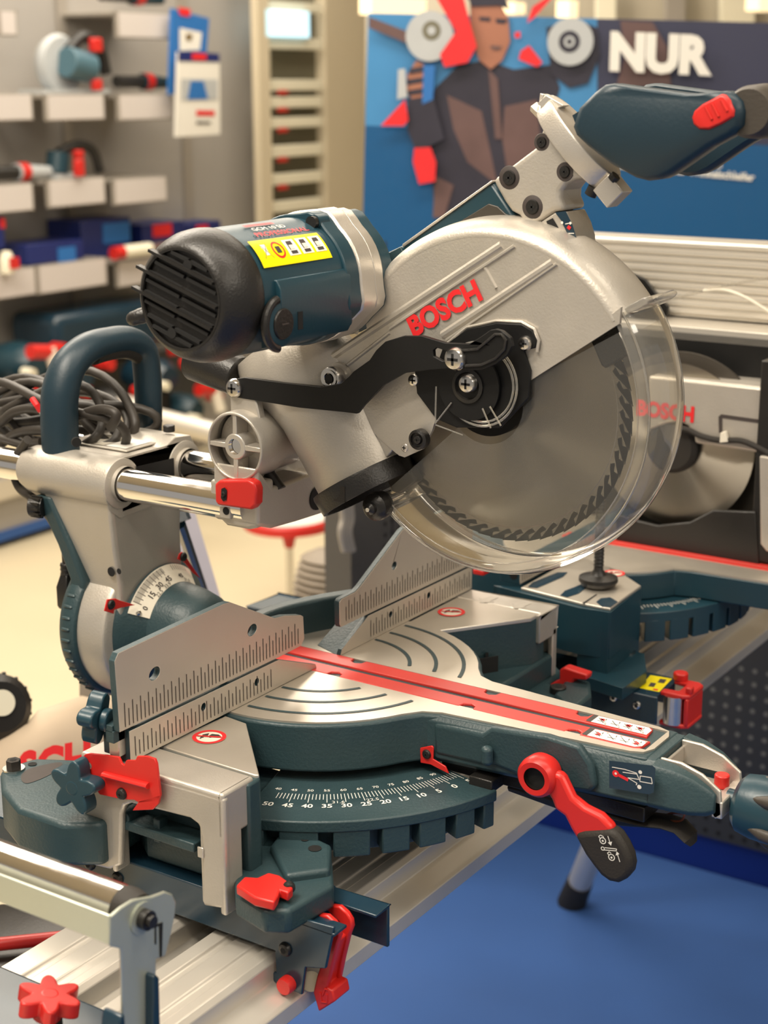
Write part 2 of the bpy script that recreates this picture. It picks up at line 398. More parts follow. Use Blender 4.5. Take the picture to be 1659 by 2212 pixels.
nohand(P(975, 1323, Z=0), .0125, rt_, Vector((.9, -.44, 0)).normalized())
# ---- turntable
b = MB(); R0 = .1262; wA = .0382
def tt_outline(r, w, L, flare=.02, nose=True, z=0.):
    pts = []
    aL = math.degrees(math.asin((w+flare)/r)); n = 50
    for i in range(n+1):
        d = aL+(360-2*aL)*i/n; pts.append(pol(r, d, z))
    # right flare then arm
    y0 = -math.sqrt(r*r-(w+flare)**2)
    cur = [Vector((w+flare*.35, y0-.010, z)), Vector((w+flare*.05, y0-.024, z))]
    pts += [Vector((c.x, c.y, z)) for c in cur]
    wt = w*.70
    if nose:
        pts += [Vector((wt, -L+.012, z)), Vector((wt*.86, -L+.003, z)), Vector((wt*.5, -L-.001, z)), Vector((-wt*.5, -L-.001, z)), Vector((-wt*.86, -L+.003, z)), Vector((-wt, -L+.012, z))]
    else:
        pts += [Vector((wt, -L, z)), Vector((-wt, -L, z))]
    pts += [Vector((-c.x, c.y, z)) for c in reversed(cur)]
    return pts
skirt = tt_outline(.1285, .0405, .30, .020, False, -.0006)
b.prism([Vector((p.x, p.y, -.0006)) for p in skirt], (0, 0, -.038), M['teal'])
tt = b.build('turntable', saw, bevel=.0022, seg=3)
b = MB(); top = tt_outline(.1252, .0372, .297, .020, True, .0008)
slotw = .0212
b.prism(top, (0, 0, -.0016), M['mach'], M['mach'], holes=[[Vector((-slotw, .07, .0008)), Vector((slotw, .07, .0008)), Vector((slotw, -.2935, .0008)), Vector((-slotw*.85, -.2935, .0008))]])
disc = b.build('table_plate', tt, label='bright machined table plate')
for sgn, rr in ((1, (.0632, .0855, .1085)), (-1, (.0688, .0905, .1133))):
    for r in rr:
        b = MB()
        x_end = .031; a1 = math.degrees(math.asin(x_end/r))
        A = [pol(r-.0016, a, .0012) for a in [a1+(88-a1)*i/20 for i in range(21)]]; B = [pol(r+.0016, a, .0012) for a in [a1+(88-a1)*i/20 for i in range(21)]]
        if sgn < 0: A = [Vector((-p.x, p.y, p.z)) for p in A]; B = [Vector((-p.x, p.y, p.z)) for p in B]
        for i in range(20): b.face([A[i], A[i+1], B[i+1], B[i]], M['teal'])
        b.build('groove', disc, label='dark concentric groove')
b = MB(); b.b2((-slotw, .07, -.006), (slotw, -.2935, -.011), M['dark']); b.build('kerf_channel', tt)
for sx in (-1, 1):                         # red insert strips
    b = MB(); xi = .0034; xo = .0205
    y0, y1 = .06, (-.291 if sx < 0 else -.285)
    notch = [-.020, -.147, -.227] if sx > 0 else [-.021, -.1455, -.236]
    pts = [Vector((sx*xi, y0, .0012))]+[Vector((sx*xi, y1, .0012)), Vector((sx*xo*.9, y1+.002, .0012)), Vector((sx*xo, y1+.006, .0012))]
    for yc in reversed(notch):
        hw = .0062
        pts += [Vector((sx*xo, yc-hw, .0012)), Vector((sx*(xo-.006), yc-hw*.8, .0012)), Vector((sx*(xo-.0085), yc, .0012)), Vector((sx*(xo-.006), yc+hw*.8, .0012)), Vector((sx*xo, yc+hw, .0012))]
    pts.append(Vector((sx*xo, y0, .0012)))
    b.prism(pts, (0, 0, -.008), M['redm']); ins = b.build('red_insert', tt, bevel=.0007)
    for yc in notch: b = MB(); b.lathe([(0, -.0035), (.0028, -.0035), (.0025, -.002), (0, -.0015)], (sx*(xo-.004), yc, 0), Z_, M['brass'], 14); b.build('insert_screw', ins)
    b = MB(); z = .0015; ya, yb = -.2435, -.2895 if sx < 0 else -.2835
    if sx > 0: ya = -.2345
    a0, a1 = sx*(xi+.002), sx*(xo-.0015)
    b.face([Vector((a0, ya, z)), Vector((a1, ya, z)), Vector((a1, yb+.004, z)), Vector((a1-sx*.004, yb, z)), Vector((a0, yb, z))], M['white'])
    z += .0002
    b.face([Vector((a0, ya, z)), Vector((a1, ya, z)), Vector((a1, ya-.004, z)), Vector((a0, ya-.004, z))], M['tick'])
    xm = (a0+a1)/2
    for k, yy in enumerate((-.010, -.021, -.031, -.0405)):
        yc = ya-yy*-1; c = Vector((xm, yc, z))
        if k in (0, 2, 3) and not (k == 2 and sx < 0):
            b.face(circ(c+Vector((sx*.0015, 0, 0)), .0017 if k != 2 else .0022, Z_, 14), M['redp']); b.face([c+Vector(q) for q in ((-.001, -.002, 0), (.0005, -.002, 0), (.003, .002, 0), (.002, .0025, 0))], M['redp'])
        for u0, v0, u1, v1 in ((-.004, -.003, .003, .004), (-.002, -.004, -.002, .003), (.001, -.0025, .004, -.002)):
            dd = Vector((u1-u0, v1-v0, 0)); nn = Vector((-dd.y, dd.x, 0)).normalized()*.00022; p0 = c+Vector((u0, v0, .0001)); p1 = c+Vector((u1, v1, .0001))
            b.face([p0-nn, p1-nn, p1+nn, p0+nn], M['tick'])
        b.face(circ(Vector((a0+sx*.0018, yc-.005, z)), .0009, Z_, 10), M['alu'])
    b.build('pictogram_label', ins, label='white pictogram strip')
# ---- arm body
b = MB()
def arm_ring(y, w, zt, zb, c=.004, wt=None):
    wt = w if wt is None else wt
    return [Vector((-wt+c, y, zt)), Vector((-wt, y, zt-c)), Vector((-w, y, zb+c)), Vector((-w+c, y, zb)), Vector((w-c, y, zb)), Vector((w, y, zb+c)), Vector((wt, y, zt-c)), Vector((wt-c, y, zt))]
rings = [arm_ring(-.125, .046, -.0008, -.038), arm_ring(-.20, .044, -.0008, -.036, wt=.040), arm_ring(-.27, .0415, -.0008, -.034, wt=.033), arm_ring(-.306, .0390, -.0012, -.0335, wt=.030)]
b.loft(rings, M['teal'])
for sx in (-1, 1):
    def sr(y, wo, zt_n, zb_n, wi=.0215):
        return [Vector((sx*wi, y, zt_n)), Vector((sx*(wo*.86), y, zt_n-.0006)), Vector((sx*(wo*.93), y, zt_n-.004)), Vector((sx*wo, y, zb_n+.004)), Vector((sx*(wo-.003), y, zb_n)), Vector((sx*wi, y, zb_n))]
    b.loft([sr(-.305, .0390, -.0012, -.0335), sr(-.320, .0365, -.0030, -.0345), sr(-.334, .0335, -.0075, -.0350), sr(-.345, .0300, -.0135, -.0340), sr(-.350, .0270, -.0180, -.0320)], M['teal'])
arm = b.build('table_arm', tt, bevel=.002, seg=3)
b = MB()                                    # raised side pad
pad = TX([(935, 1562), (1040, 1585), (1060, 1572), (1180, 1590), (1250, 1612), (1275, 1650), (1285, 1700), (1275, 1712), (1180, 1700), (1100, 1668), (1070, 1655), (1035, 1652), (1020, 1648), (938, 1630)], -.047)
b.prism(pad, (.008, 0, 0), M['teal']); b.cyl(P(1052, 1612, X=-.052), P(1052, 1652, X=-.052), .0045, M['teal'], 16)
b.build('side_pad', arm, bevel=.003, seg=3)
# lock diagram on the side of the arm
b = MB(); xx = -.0415
def seg2(b, p, q, wd, m, x): 
    p = P(*p, X=x); q = P(*q, X=x); d = (q-p).normalized(); n = X_.cross(d)*wd; b.face([p-n, q-n, q+n, p+n], m)
def cpx(b, c, rp, x, m, r2=None):
    c = P(*c, X=x)
    if r2 is None: b.face(circ(c, rp, -X_, 22), m)
    else:
        A = circ(c, rp, -X_, 22); B = circ(c, r2, -X_, 22)
        for i in range(22): b.face([A[i], A[(i+1) % 22], B[(i+1) % 22], B[i]], m)
xd = -.0438
b.face([p for p in TX([(1316, 1643), (1410, 1654), (1416, 1660), (1412, 1712), (1402, 1716), (1316, 1702)], xd)], M['tealg'])
for p, q in [((1322, 1657), (1350, 1662)), ((1350, 1662), (1375, 1670)), ((1375, 1670), (1380, 1682)), ((1345, 1668), (1375, 1672)), ((1383, 1676), (1407, 1680)), ((1407, 1680), (1409, 1693)), ((1409, 1693), (1382, 1688)), ((1382, 1688), (1383, 1676)), ((1356, 1680), (1376, 1692)), ((1376, 1692), (1374, 1696)), ((1356, 1680), (1382, 1684))]: seg2(b, p, q, .0003, M['white'], xd-.0003)
seg2(b, (1332, 1672), (1357, 1685), .0012, M['redp'], xd-.0004); cpx(b, (1330, 1671), .0026, xd-.0004, M['redp']); cpx(b, (1330, 1671), .0009, xd-.0006, M['white'])
cpx(b, (1383, 1668), .0014, xd-.0004, M['white']); cpx(b, (1381, 1700), .0016, xd-.0004, M['white'])
b.build('lock_diagram', arm, label='dark panel with a small lock diagram')
# silver nose piece
b = MB()
for sx in (-1, 1):
    pr = [Vector((sx*.0205, y, z)) for y, z in [(-.306, -.0015), (-.322, -.0015), (-.338, -.0065), (-.352, -.016), (-.354, -.0335), (-.349, -.038), (-.343, -.03), (-.34, -.02), (-.306, -.02)]]
    b.prism(pr, (-sx*.003, 0, 0), M['alub'])
b.b2((-.0205, -.354, -.024), (.0205, -.346, -.037), M['alub']);  b.b2((-.0205, -.306, -.006), (.0205, -.3085, -.018), M['alu'])
nz = b.build('nose_bracket', arm, bevel=.001)
b = MB(); b.b2((-.0185, -.306, -.026), (.0185, -.350, -.028), M['alu']); b.build('nose_floor', nz)
b = MB(); b.cyl((.008, -.342, -.026), (.008, -.342, -.016), .0055, M['red'], 20); b.build('release_button', nz, bevel=.001)
# petrol detent knob at the front
b = MB(); kd = Vector((0, -1, -.06)).normalized(); ko = Vector((0, -.350, -.029))
b.lathe([(0, 0), (.0070, 0), (.0070, .006), (.0165, .008), (.0210, .012), (.0230, .022), (.0235, .045), (.0245, .075), (.0235, .12), (.014, .135), (0, .137)], ko, kd, M['tealm'], 40)
kn = b.build('locking_knob', tt)
b = MB()
uu, vv, _ = basis(kd)
for k in range(6):
    a = 2*math.pi*(k+.35)/6; dr = uu*math.cos(a)+vv*math.sin(a)
    path = [ko+kd*t+dr*rr for t, rr in ((.022, .0205), (.034, .0228), (.06, .0245), (.10, .0240), (.122, .020))]
    b.tube(path, [.0015, .0048, .0058, .0052, .002], M['grip'], 12)
b.build('grip_pad', kn, label='grey soft grip ribs on the knob')
b = MB(); b.lathe([(0, -.004), (.0045, -.004), (.0045, .02), (0, .02)], ko, kd, M['blk'], 20); b.build('knob_shaft', kn)
# spring detent paddle under the arm
b = MB()
path = TX([(1110, 1692), (1180, 1705), (1260, 1730), (1330, 1752), (1395, 1770), (1440, 1775), (1470, 1785), (1492, 1808), (1498, 1822)], -.012)
rings = []
for i, p in enumerate(path):
    wd = [.010, .014, .015, .014, .0125, .012, .012, .011, .006][i]; th = [.006, .010, .011, .010, .0035, .003, .003, .003, .0015][i]
    t = (path[min(i+1, 8)]-path[max(i-1, 0)]).normalized(); n = X_.cross(t)
    rings.append([p+X_*wd*math.cos(a)+n*th*math.sin(a) for a in [2*math.pi*k/12 for k in range(12)]])
b.loft(rings, M['rub']); pd = b.build('detent_paddle', tt, label='black finger paddle under the arm')
b = MB(); c = P(1475, 1770, X=-.012)
b.tube(bez([P(1484, 1738, X=-.016), P(1480, 1758, X=-.016), P(1470, 1773, X=-.014), P(1440, 1772, X=-.012), P(1428, 1766, X=-.006), P(1452, 1757, X=0), P(1482, 1757, X=.006), P(1492, 1742, X=.006)], 5), .0009, mat('copper_wire', (.28, .09, .05), .6, .35), 8)
b.build('detent_spring', pd)
b = MB(); b.b2((-.048, -.165, -.050), (-.02, -.185, -.040), M['blk']); b.b2((-.03, -.13, -.05), (.03, -.30, -.038), M['blk']); b.build('detent_carrier', tt, bevel=.001)
# red locking lever
b = MB(); xl = -.062
hub = P(1163, 1676, X=xl); axn = Vector((-1, 0, 0))
b.lathe([(.0085, .0065), (.0125, .0068), (.0148, .0042), (.0155, 0), (.0150, -.008), (.0115, -.014), (.0085, -.0145)], hub, axn, M['red'], 40)
lv = b.build('lock_lever', saw)
b = MB(); b.lathe([(.0087, -.0145), (.0087, .005)], hub, axn, M['blk'], 24); b.lathe([(.0087, .001), (0, .001)], hub, axn, M['dark'], 24); b.cyl(hub+X_*.012, hub+X_*.03, .007, M['blk'], 20); b.build('lever_pivot', lv)
def paddle(outl, x, th, m, name, parent, bevel):
    b = MB(); b.prism(TX(outl, x), (th, 0, 0), m); return b.build(name, parent, bevel=bevel, seg=3)
paddle([(1180, 1668), (1208, 1672), (1216, 1682), (1236, 1724), (1262, 1745), (1296, 1762), (1318, 1784), (1326, 1798), (1246, 1816), (1232, 1792), (1218, 1764), (1198, 1750), (1190, 1728), (1172, 1700)], -.064, .0095, M['red'], 'lever_arm', lv, .0032)
gp = paddle([(1238, 1803), (1260, 1797), (1320, 1793), (1334, 1806), (1348, 1828), (1359, 1852), (1363, 1874), (1360, 1890), (1350, 1902), (1334, 1910), (1314, 1906), (1296, 1893), (1280, 1873), (1262, 1848)], -.0665, .0135, M['rub'], 'lever_grip', lv, .0040)
b = MB(); x = -.0668
ol = lambda pts, wd=.0003: [seg2(b, pts[i], pts[i+1], wd, M['white'], x) for i in range(len(pts)-1)]
for cx, cy, sh in ((1302, 1816, -1), (1321, 1852, 1)):
    cpx(b, (cx, cy), .0026, x, M['white'], .0019); cpx(b, (cx, cy+.5), .0008, x, M['white'])
    ol([(cx-5, cy-4), (cx-9, cy-9), (cx-5, cy-12), (cx+(1 if sh < 0 else -1), cy-9)] + ([(cx+3, cy-4)] if sh < 0 else []))
ol([(1313, 1806), (1318, 1822)]); b.face(TX([(1313, 1820), (1322, 1818), (1320, 1827)], x), M['white'])
ol([(1339, 1862), (1334, 1846)]); b.face(TX([(1330, 1848), (1338, 1845), (1332, 1839)], x), M['white'])
cpx(b, (1302, 1833), .0015, x, M['white'], .0009); ol([(1306, 1831), (1332, 1834), (1331, 1838), (1305, 1836)])
b.build('lock_symbols', gp, label='white padlock symbols and arrows')
# ---- mitre scale lettering
b = MB(); zz = -.0466
for k in range(0, 121):
    a = k*.5  # degrees
    if k % 2: continue
    deg = 20+a*.985
    if deg > 69: break
    big = (k % 10 == 0); r1 = .163 if big else .158
    p0 = pol(.149, deg, zz); p1 = pol(r1, deg, zz); n = Z_.cross((p1-p0).normalized())*.00028; b.face([p0-n, p1-n, p1+n, p0+n], M['white'])
for k in range(1, 6):
    deg = 20-k; p0 = pol(.149, deg, zz); p1 = pol(.163 if k == 5 else .158, deg, zz); n = Z_.cross((p1-p0).normalized())*.00028; b.face([p0-n, p1-n, p1+n, p0+n], M['white'])
for t in (0, 5, 10, 15, 20, 25, 30, 35, 40, 45, 50):
    deg = 20+t*.985; o = pol(.1685, deg, zz); rd = (o-Vector((0, 0, zz))).normalized(); put_text(b, str(t), o, Z_.cross(rd), -rd, .0062, M['white'], .02)
for t, s2 in ((22.5, '22.5'), (31.6, '31.6')):
    o = pol(.1625, 20+t*.985+.4, zz); rd = (o-Vector((0, 0, zz))).normalized(); put_text(b, s2, o, Z_.cross(rd), -rd, .0040, M['white'], .0)
for i, t in enumerate(range(90, 35, -5)):
    deg = 20+i*5*.985; o = pol(.1425, deg, zz); rd = (o-Vector((0, 0, zz))).normalized(); put_text(b, str(t), o, Z_.cross(rd), -rd, .0036, M['white'], .01)
o = pol(.1685, 15, zz); rd = (o-Vector((0, 0, zz))).normalized(); put_text(b, '5', o, Z_.cross(rd), -rd, .0062, M['white'], .02)
b.build('mitre_scale', base, label='white engraved angle scale')
# pointer
b = MB(); pc = pol(.137, 21, -.028)
b.prism(TX([(893, 1622), (932, 1610), (942, 1614), (942, 1650), (895, 1645)], pc.x+.004), (.016, 0, 0), M['teal']); pb = b.build('pointer_boss', tt, bevel=.0015)
b = MB(); x = pc.x
b.prism(TX([(907, 1616), (932, 1611), (936, 1615), (935, 1640), (962, 1656), (969, 1672), (930, 1652), (908, 1648)], x), (.0015, 0, 0), M['red']); pt = b.build('angle_pointer', tt, bevel=.0005)
screw(pt, P(922, 1629, X=x), -X_, .0038, M['blk'])
# ---- fences
def ticks(b, xs, z0, hl, hs, y=-.0003, wd=.00038, start=0):
    for i, x in enumerate(xs):
        h = hl if (i+start) % 2 == 0 else hs
        b.face([Vector((x-wd, y, z0)), Vector((x+wd, y, z0)), Vector((x+wd, y, z0+h)), Vector((x-wd, y, z0+h))], M['tick'])
def hole(px, py, w=.0048, hgt=.0036, n=16):
    c = P(px, py, Y=0); return [c+Vector((w*math.cos(t)*(1), 0, hgt*math.sin(t)+w*.15*math.cos(t))) for t in [2*math.pi*k/n for k in range(n)]]
zg = .0252
lo = [Vector(p) for p in [(-.2365, 0, .0246), (-.064, 0, .0238), (-.0145, 0, .0042), (-.0135, 0, .001), (-.2365, 0, .001)]]
b = MB(); b.prism(lo, (0, .004, 0), M['teal'], M['fence'], holes=[hole(440, 1527, .0026, .0030), hole(555, 1473, .0026, .0030)])
ticks(b, [-.2310+.00435*i for i in range(37)], .0042, .0148, .0108)
b.b2((-.236, .004, .001), (-.06, .020, .020), M['teal'])
fl = b.build('lower_fence', saw, bevel=.0004)
up = [(-.2460, .0272), (-.2475, .080), (-.2435, .0850), (-.129, .0885), (-.122, .0878), (-.068, .0595), (-.0555, .0580), (-.034, .0522), (-.0305, .0500), (-.0295, .0310), (-.034, .0262), (-.064, .0256)]
up3 = [Vector((x, 0, z)) for x, z in up]
b = MB(); b.prism(up3, (0, .0055, 0), M['teal'], M['fence'], holes=[hole(334, 1455, .0058, .0046), hole(545, 1361, .0056, .0044)])
ticks(b, [-.2400+.00412*i for i in range(50)], .0292, .0180, .0128)
b.b2((-.2475, .0055, .026), (-.222, .020, .031), M['teal']); b.b2((-.2475, .0045, .018), (-.236, .012, .027), M['teal'])
fu = b.build('upper_fence', saw, bevel=.0008, label='tall sliding fence plate with engraved ruler marks')
b = MB(); b.b2((-.243, .0045, .006), (-.226, .014, .0265), M['mach']); b.b2((-.242, .014, .006), (-.236, .02, .024), M['teal']); b.build('fence_clamp', saw, bevel=.0008)
def star(c, n, R, r, th, m, name, parent, lobes=5, ph=0., pit=True):
    u, v, n = basis(n); c = Vector(c); N = lobes*12; b = MB(); pts = []
    for i in range(N):
        t = 2*math.pi*i/N+ph; q = .5+.5*math.cos(lobes*(t-ph)); rr = r+(R-r)*(q**.8); pts.append(c+(u*math.cos(t)+v*math.sin(t))*rr)
    b.prism(pts, -n*th, m)
    b.lathe([(0, .0002), (R*.28, .0002), (R*.33, -.0008)], c, n, m, 24)
    b.cyl(c-n*th, c-n*(th+.006), R*.45, m, 20)
    return b.build(name, parent, bevel=min(.0018, th*.3), seg=3)
star(P(190, 1545, Y=.030), Vector((-.25, .95, .1)), .0185, .010, .012, M['tealm'], 'star_knob', fl, 4, .3)
# right fence
b = MB()
rlo = [Vector((x, 0, z)) for x, z in [(.0200, .001), (.0225, .0055), (.062, .0240), (.2362, .0232), (.2366, .001)]]
b.prism(rlo, (0, .004, 0), M['teal'], M['fence'], holes=[hole(926, 1286, .0024, .0028), hole(844, 1327, .0026, .0026)])
ticks(b, [.0655+.00435*i for i in range(39)], .0042, .0148, .0108)
b.b2((.08, .004, .001), (.236, .02, .020), M['teal']); b.prism([Vector((.020, .004, .001)), Vector((.062, .004, .024)), Vector((.062, .022, .024)), Vector((.03, .03, .001))], (.0, .001, 0), M['teal'])
b.build('lower_fence', saw, bevel=.0004)
b = MB()
up = [(.0212, .0255), (.0195, .0285), (.0195, .0480), (.0225, .0500), (.0430, .0508), (.0505, .0535), (.115, .0870), (.122, .0885), (.236, .0885), (.237, .087), (.237, .0248)]
b.prism([Vector((x, 0, z)) for x, z in up], (0, .0055, 0), M['teal'], M['fence'], holes=[hole(852, 1222, .0036, .0034)])
ticks(b, [.0290+.00412*i for i in range(50)], .0292, .0170, .0122, start=1)
b.build('upper_fence', saw, bevel=.0008, label='right fence plate with engraved ruler marks')
b = MB(); b.box(P(1040, 1233, Y=.01), (.014, .012, .006), M['red']); b.build('fence_lock', saw, bevel=.0015, label='small red clip at the fence end')
# bridge behind the turntable
b = MB()
A = []
for i in range(25):
    t = i/24; x = -.13+.27*t; y = .015+.060*math.sin(math.pi*t); A.append((x, y))
for (r_in, zt, zb) in ((0, .030, -.035),):
    o1 = [Vector((x, y+.004, zt)) for x, y in A]; i1 = [Vector((x*.93, max(y-.010, .005), zt)) for x, y in A]
    b.prism(o1+i1[::-1], (0, 0, zb-zt), M['teal'])
b.build('fence_bridge', saw, bevel=.003, seg=3)
# red stop plate with its knob
b = MB(); xr = -.2475
rp = TX([(178, 1636), (183, 1630), (193, 1628), (230, 1632), (256, 1636), (262, 1650), (268, 1654), (272, 1643), (292, 1643), (296, 1634), (316, 1634), (334, 1640), (338, 1650), (346, 1718), (342, 1730), (300, 1734), (290, 1728), (265, 1727), (215, 1716), (204, 1700), (198, 1676), (178, 1652), (174, 1644)], xr)
b.prism(rp, (.002, 0, 0), M['red'], holes=[[P(192, 1654, X=xr)+Vector((0, .0026*math.cos(t), .0026*math.sin(t))) for t in [2*math.pi*k/12 for k in range(12)]]])
q = TX([(300, 1731), (345, 1718), (342, 1736), (330, 1749), (286, 1751)], xr); b.prism([p+Vector((-.0, 0, 0)) for p in q], (.002, 0, 0), M['red'])
rs = b.build('stop_plate', saw, bevel=.0006)
b = MB(); b.tube([P(225, 1672, X=xr-.0003), P(322, 1697, X=xr-.0003)], .0036, M['red'], 14, sq=.6); b.build('plate_rib', rs, bevel=.0)
screw(rs, P(264, 1714, X=xr), -X_, .0044, M['blk'], h=.003)
star(P(155, 1703, X=-.262), Vector((-1, -.10, .05)), .0205, .0110, .013, M['tealm'], 'star_knob', rs, 5, .2)
# ================================================================ TOWER, RODS AND TILT HUB OF THE SAW
RZ = .1405; RX = (-.05, .03)
for i, x in enumerate(RX):
    b = MB(); b.cyl((x, .035, RZ), (x, .46, RZ), .0137, M['chrome'], 48); b.build('slide_rod', saw, ang=30)
b = MB()
for x in RX:
    b.lathe([(.0150, -.004), (.0150, 0), (.0185, 0), (.0212, .001), (.0218, .004), (.0218, .080), (.0205, .100), (.0175, .108), (.0140, .110)], (x, .170, RZ), Y_, M['alu'], 40)
b.prism([Vector(p) for p in [(-.05, .172, .1605), (.03, .172, .1600), (.03, .172, .120), (-.05, .172, .116)]], (0, .092, 0), M['alu'])
b.prism([Vector(p) for p in [(-.0718, .172, .139), (-.066, .172, .1545), (-.05, .172, .1618), (.03, .172, .1618), (.048, .172, .150), (.050, .172, .128), (.036, .172, .114), (-.036, .172, .112), (-.054, .172, .1115), (-.066, .172, .121)]], (0, .0003, 0), M['alu'])
b.build('rod_housing', saw, bevel=.0012)
b = MB(); b.face([Vector(p) for p in [(-.034, .1695, .152), (.014, .1695, .150), (.014, .1695, .126), (-.034, .1695, .126)]], M['dark'])
for x in RX: b.lathe([(.0137, -.001), (.0185, -.001)], (x, .1695, RZ), -Y_, M['dark'], 40)
b.build('rod_seal', saw, label='black rod seals')
b = MB(); b.prism([Vector(p) for p in [(-.028, .185, .1610), (.012, .185, .1610), (.012, .250, .1610), (-.028, .250, .1610)]], (0, 0, .0016), M['alu']); b.prism([Vector(p) for p in [(.004, .172, .160), (.020, .172, .167), (.040, .172, .165), (.046, .172, .155)]], (0, .088, 0), M['alu'])
b.build('housing_cover', saw, bevel=.001)
b = MB(); z = .1630
b.face([Vector((x, y, z)) for x, y in ((-.024, .215), (.008, .215), (.008, .240), (-.024, .240))], M['yel' if False else 'cream'])
b.face([Vector((x, y, z)) for x, y in ((-.024, .190), (.008, .190), (.008, .213), (-.024, .213))], M['white'])
b.build('rating_sticker', saw)
for p in ((.030, .188, .168), (.022, .25, .168)):
    b = MB(); b.cyl(p, Vector(p)+Z_*.006, .0052, M['blk'], 20); b.build('clamp_bolt', saw, bevel=.0008)
# star knob on the far side
star(Vector((.052, .205, .152)), Vector((.7, -.2, .65)), .013, .009, .008, M['blk'], 'rod_lock_knob', saw, 7)
# column
b = MB()
def colring(z, x0, x1, y0, y1, c=.006): return [Vector(p) for p in [(x0, y0+c*.4, z), (x0+c*.4, y0, z), (x1-c, y0, z), (x1, y0+c, z), (x1, y1, z), (x0, y1, z)]]
b.loft([colring(.126, -.0645, .030, .172, .250), colring(.110, -.0625, .030, .173, .243), colring(.08, -.0575, .030, .175, .225), (colring(.05, -.0525, .032, .176, .213)), colring(.035, -.0525, .035, .177, .213), colring(.015, -.055, .038, .178, .216)], M['alu'])
col = b.build('column', saw, bevel=.003, seg=3)
b = MB(); zc = .002
b.lathe([(0, .182), (.0625, .182), (.0655, .184), (.0665, .188), (.0665, .214), (.0, .214)], (-.004, 0, zc), Y_, M['alu'], 64)
b.build('tilt_housing', saw, bevel=.001)
b = MB()
b.lathe([(0, .213), (.069, .213), (.0715, .218), (.0715, .226), (.067, .234), (0, .236)], (-.004, 0, zc), Y_, M['teal'], 64)
b.loft([colring(.122, -.0665, .03, .240, .2575), colring(.08, -.0625, .03, .223, .238), colring(.05, -.060, .03, .212, .228), colring(.03, -.062, .03, .214, .232)], M['teal'])
for k in range(14):
    a = math.radians(150+k*8); b.box((-.004+.0715*math.cos(a), .222, zc+.0715*math.sin(a)), (.003, .010, .003), M['teal'])
b.build('rear_cover', saw, bevel=.0015)
b = MB()
b.lathe([(0, .113), (.018, .115), (.028, .120), (.034, .128), (.0375, .142), (.0400, .1615), (.0545, .1765), (.0590, .1800), (.0605, .1830)], (0, 0, zc), Y_, M['teal'], 64)
bd = b.build('bevel_disc', saw)
def pt_(r, deg, y):   # deg clockwise from straight up, seen from the front
    a = math.radians(deg); return Vector((r*math.sin(a), y, zc+r*math.cos(a)))
YC = lambda r: .1600+(r-.0400)*1.035
b = MB(); n = 30; d0, d1 = -64, 40
A = [pt_(.0535, d0+(d1-d0)*i/n, YC(.0535)) for i in range(n+1)]; B = [pt_(.0400, d0+(d1-d0)*i/n, YC(.04)) for i in range(n+1)]
for i in range(n): b.face([A[i], A[i+1], B[i+1], B[i]], M['cream'])
def mark(r0, r1, deg, w=.00035):
    p0 = pt_(r0, deg, YC(r0)-.0004); p1 = pt_(r1, deg, YC(r1)-.0004); t = (p1-p0).normalized(); nn = t.cross(Y_)*w; b.face([p0-nn, p1-nn, p1+nn, p0+nn], M['tick'])
for k in range(0, 48): mark(.0530, .0490 if k % 5 else .0475, -52+k, .00018 if k % 5 else .0004)
for k in range(0, 8): mark(.0530, .0492, 8+k*3, .0003)
for t, dg, h in (('0', -54, .0046), ('15', -37, .0052), ('30', -22, .0052), ('45', -7, .0052), ('45', 14, .0044)):
    o = pt_(.0448, dg, YC(.0448)-.0006); rd = (pt_(.05, dg, YC(.05))-pt_(.04, dg, YC(.04))).normalized(); put_text(b, t, o, Y_.cross(rd)*1, rd, h, M['tick'], .02)
for t, dg in (('22.5', -30), ('33.9', -14), ('31.6', 22)):
    o = pt_(.0418, dg, YC(.0418)-.0006); rd = (pt_(.05, dg, YC(.05))-pt_(.04, dg, YC(.04))).normalized(); put_text(b, t, o, Y_.cross(rd), rd, .0033, M['tick'], 0)
b.build('bevel_scale', bd, label='white curved bevel scale with black numerals')
screw(bd, pt_(.0475, -61, YC(.0475)-.0005), Vector((0, -1, .9)), .0022, M['steel'])
def bpointer(pts, scr, y):
    b = MB(); b.prism(TY(pts, y), (0, .0012, 0), M['red']); o = b.build('bevel_pointer', saw, bevel=.0004); screw(o, P(*scr, Y=y), -Y_, .0042, M['blk']); return o
bpointer([(232, 1295), (250, 1293), (262, 1298), (293, 1307), (262, 1313), (247, 1318), (246, 1326), (226, 1320)], (240, 1306), .168)
bpointer([(388, 1196), (394, 1192), (404, 1205), (416, 1224), (434, 1250), (418, 1238), (400, 1216), (384, 1208)], (396, 1203), .166)
b = MB()
for px, py, r in ((241, 1235, .0042), (258, 1234, .0026)):
    b.face(circ(P(px, py, X=-.0558)+Vector((-.0005, 0, 0)), r, -X_, 18), M['dark'])
b.build('bore', col)
b = MB(); c = P(95, 1095, X=-.066); b.cyl(c, c+Vector((-.4, 1, .0)).normalized()*.012, .0085, M['blk'], 24)
for k in range(12):
    a = 2*math.pi*k/12; u, v, _ = basis(Vector((-.4, 1, 0))); b.box(c+Vector((-.4, 1, 0)).normalized()*.006+(u*math.cos(a)+v*math.sin(a))*.0085, (.002, .011, .002), M['blk'])
b.build('bevel_lock_knob', saw)
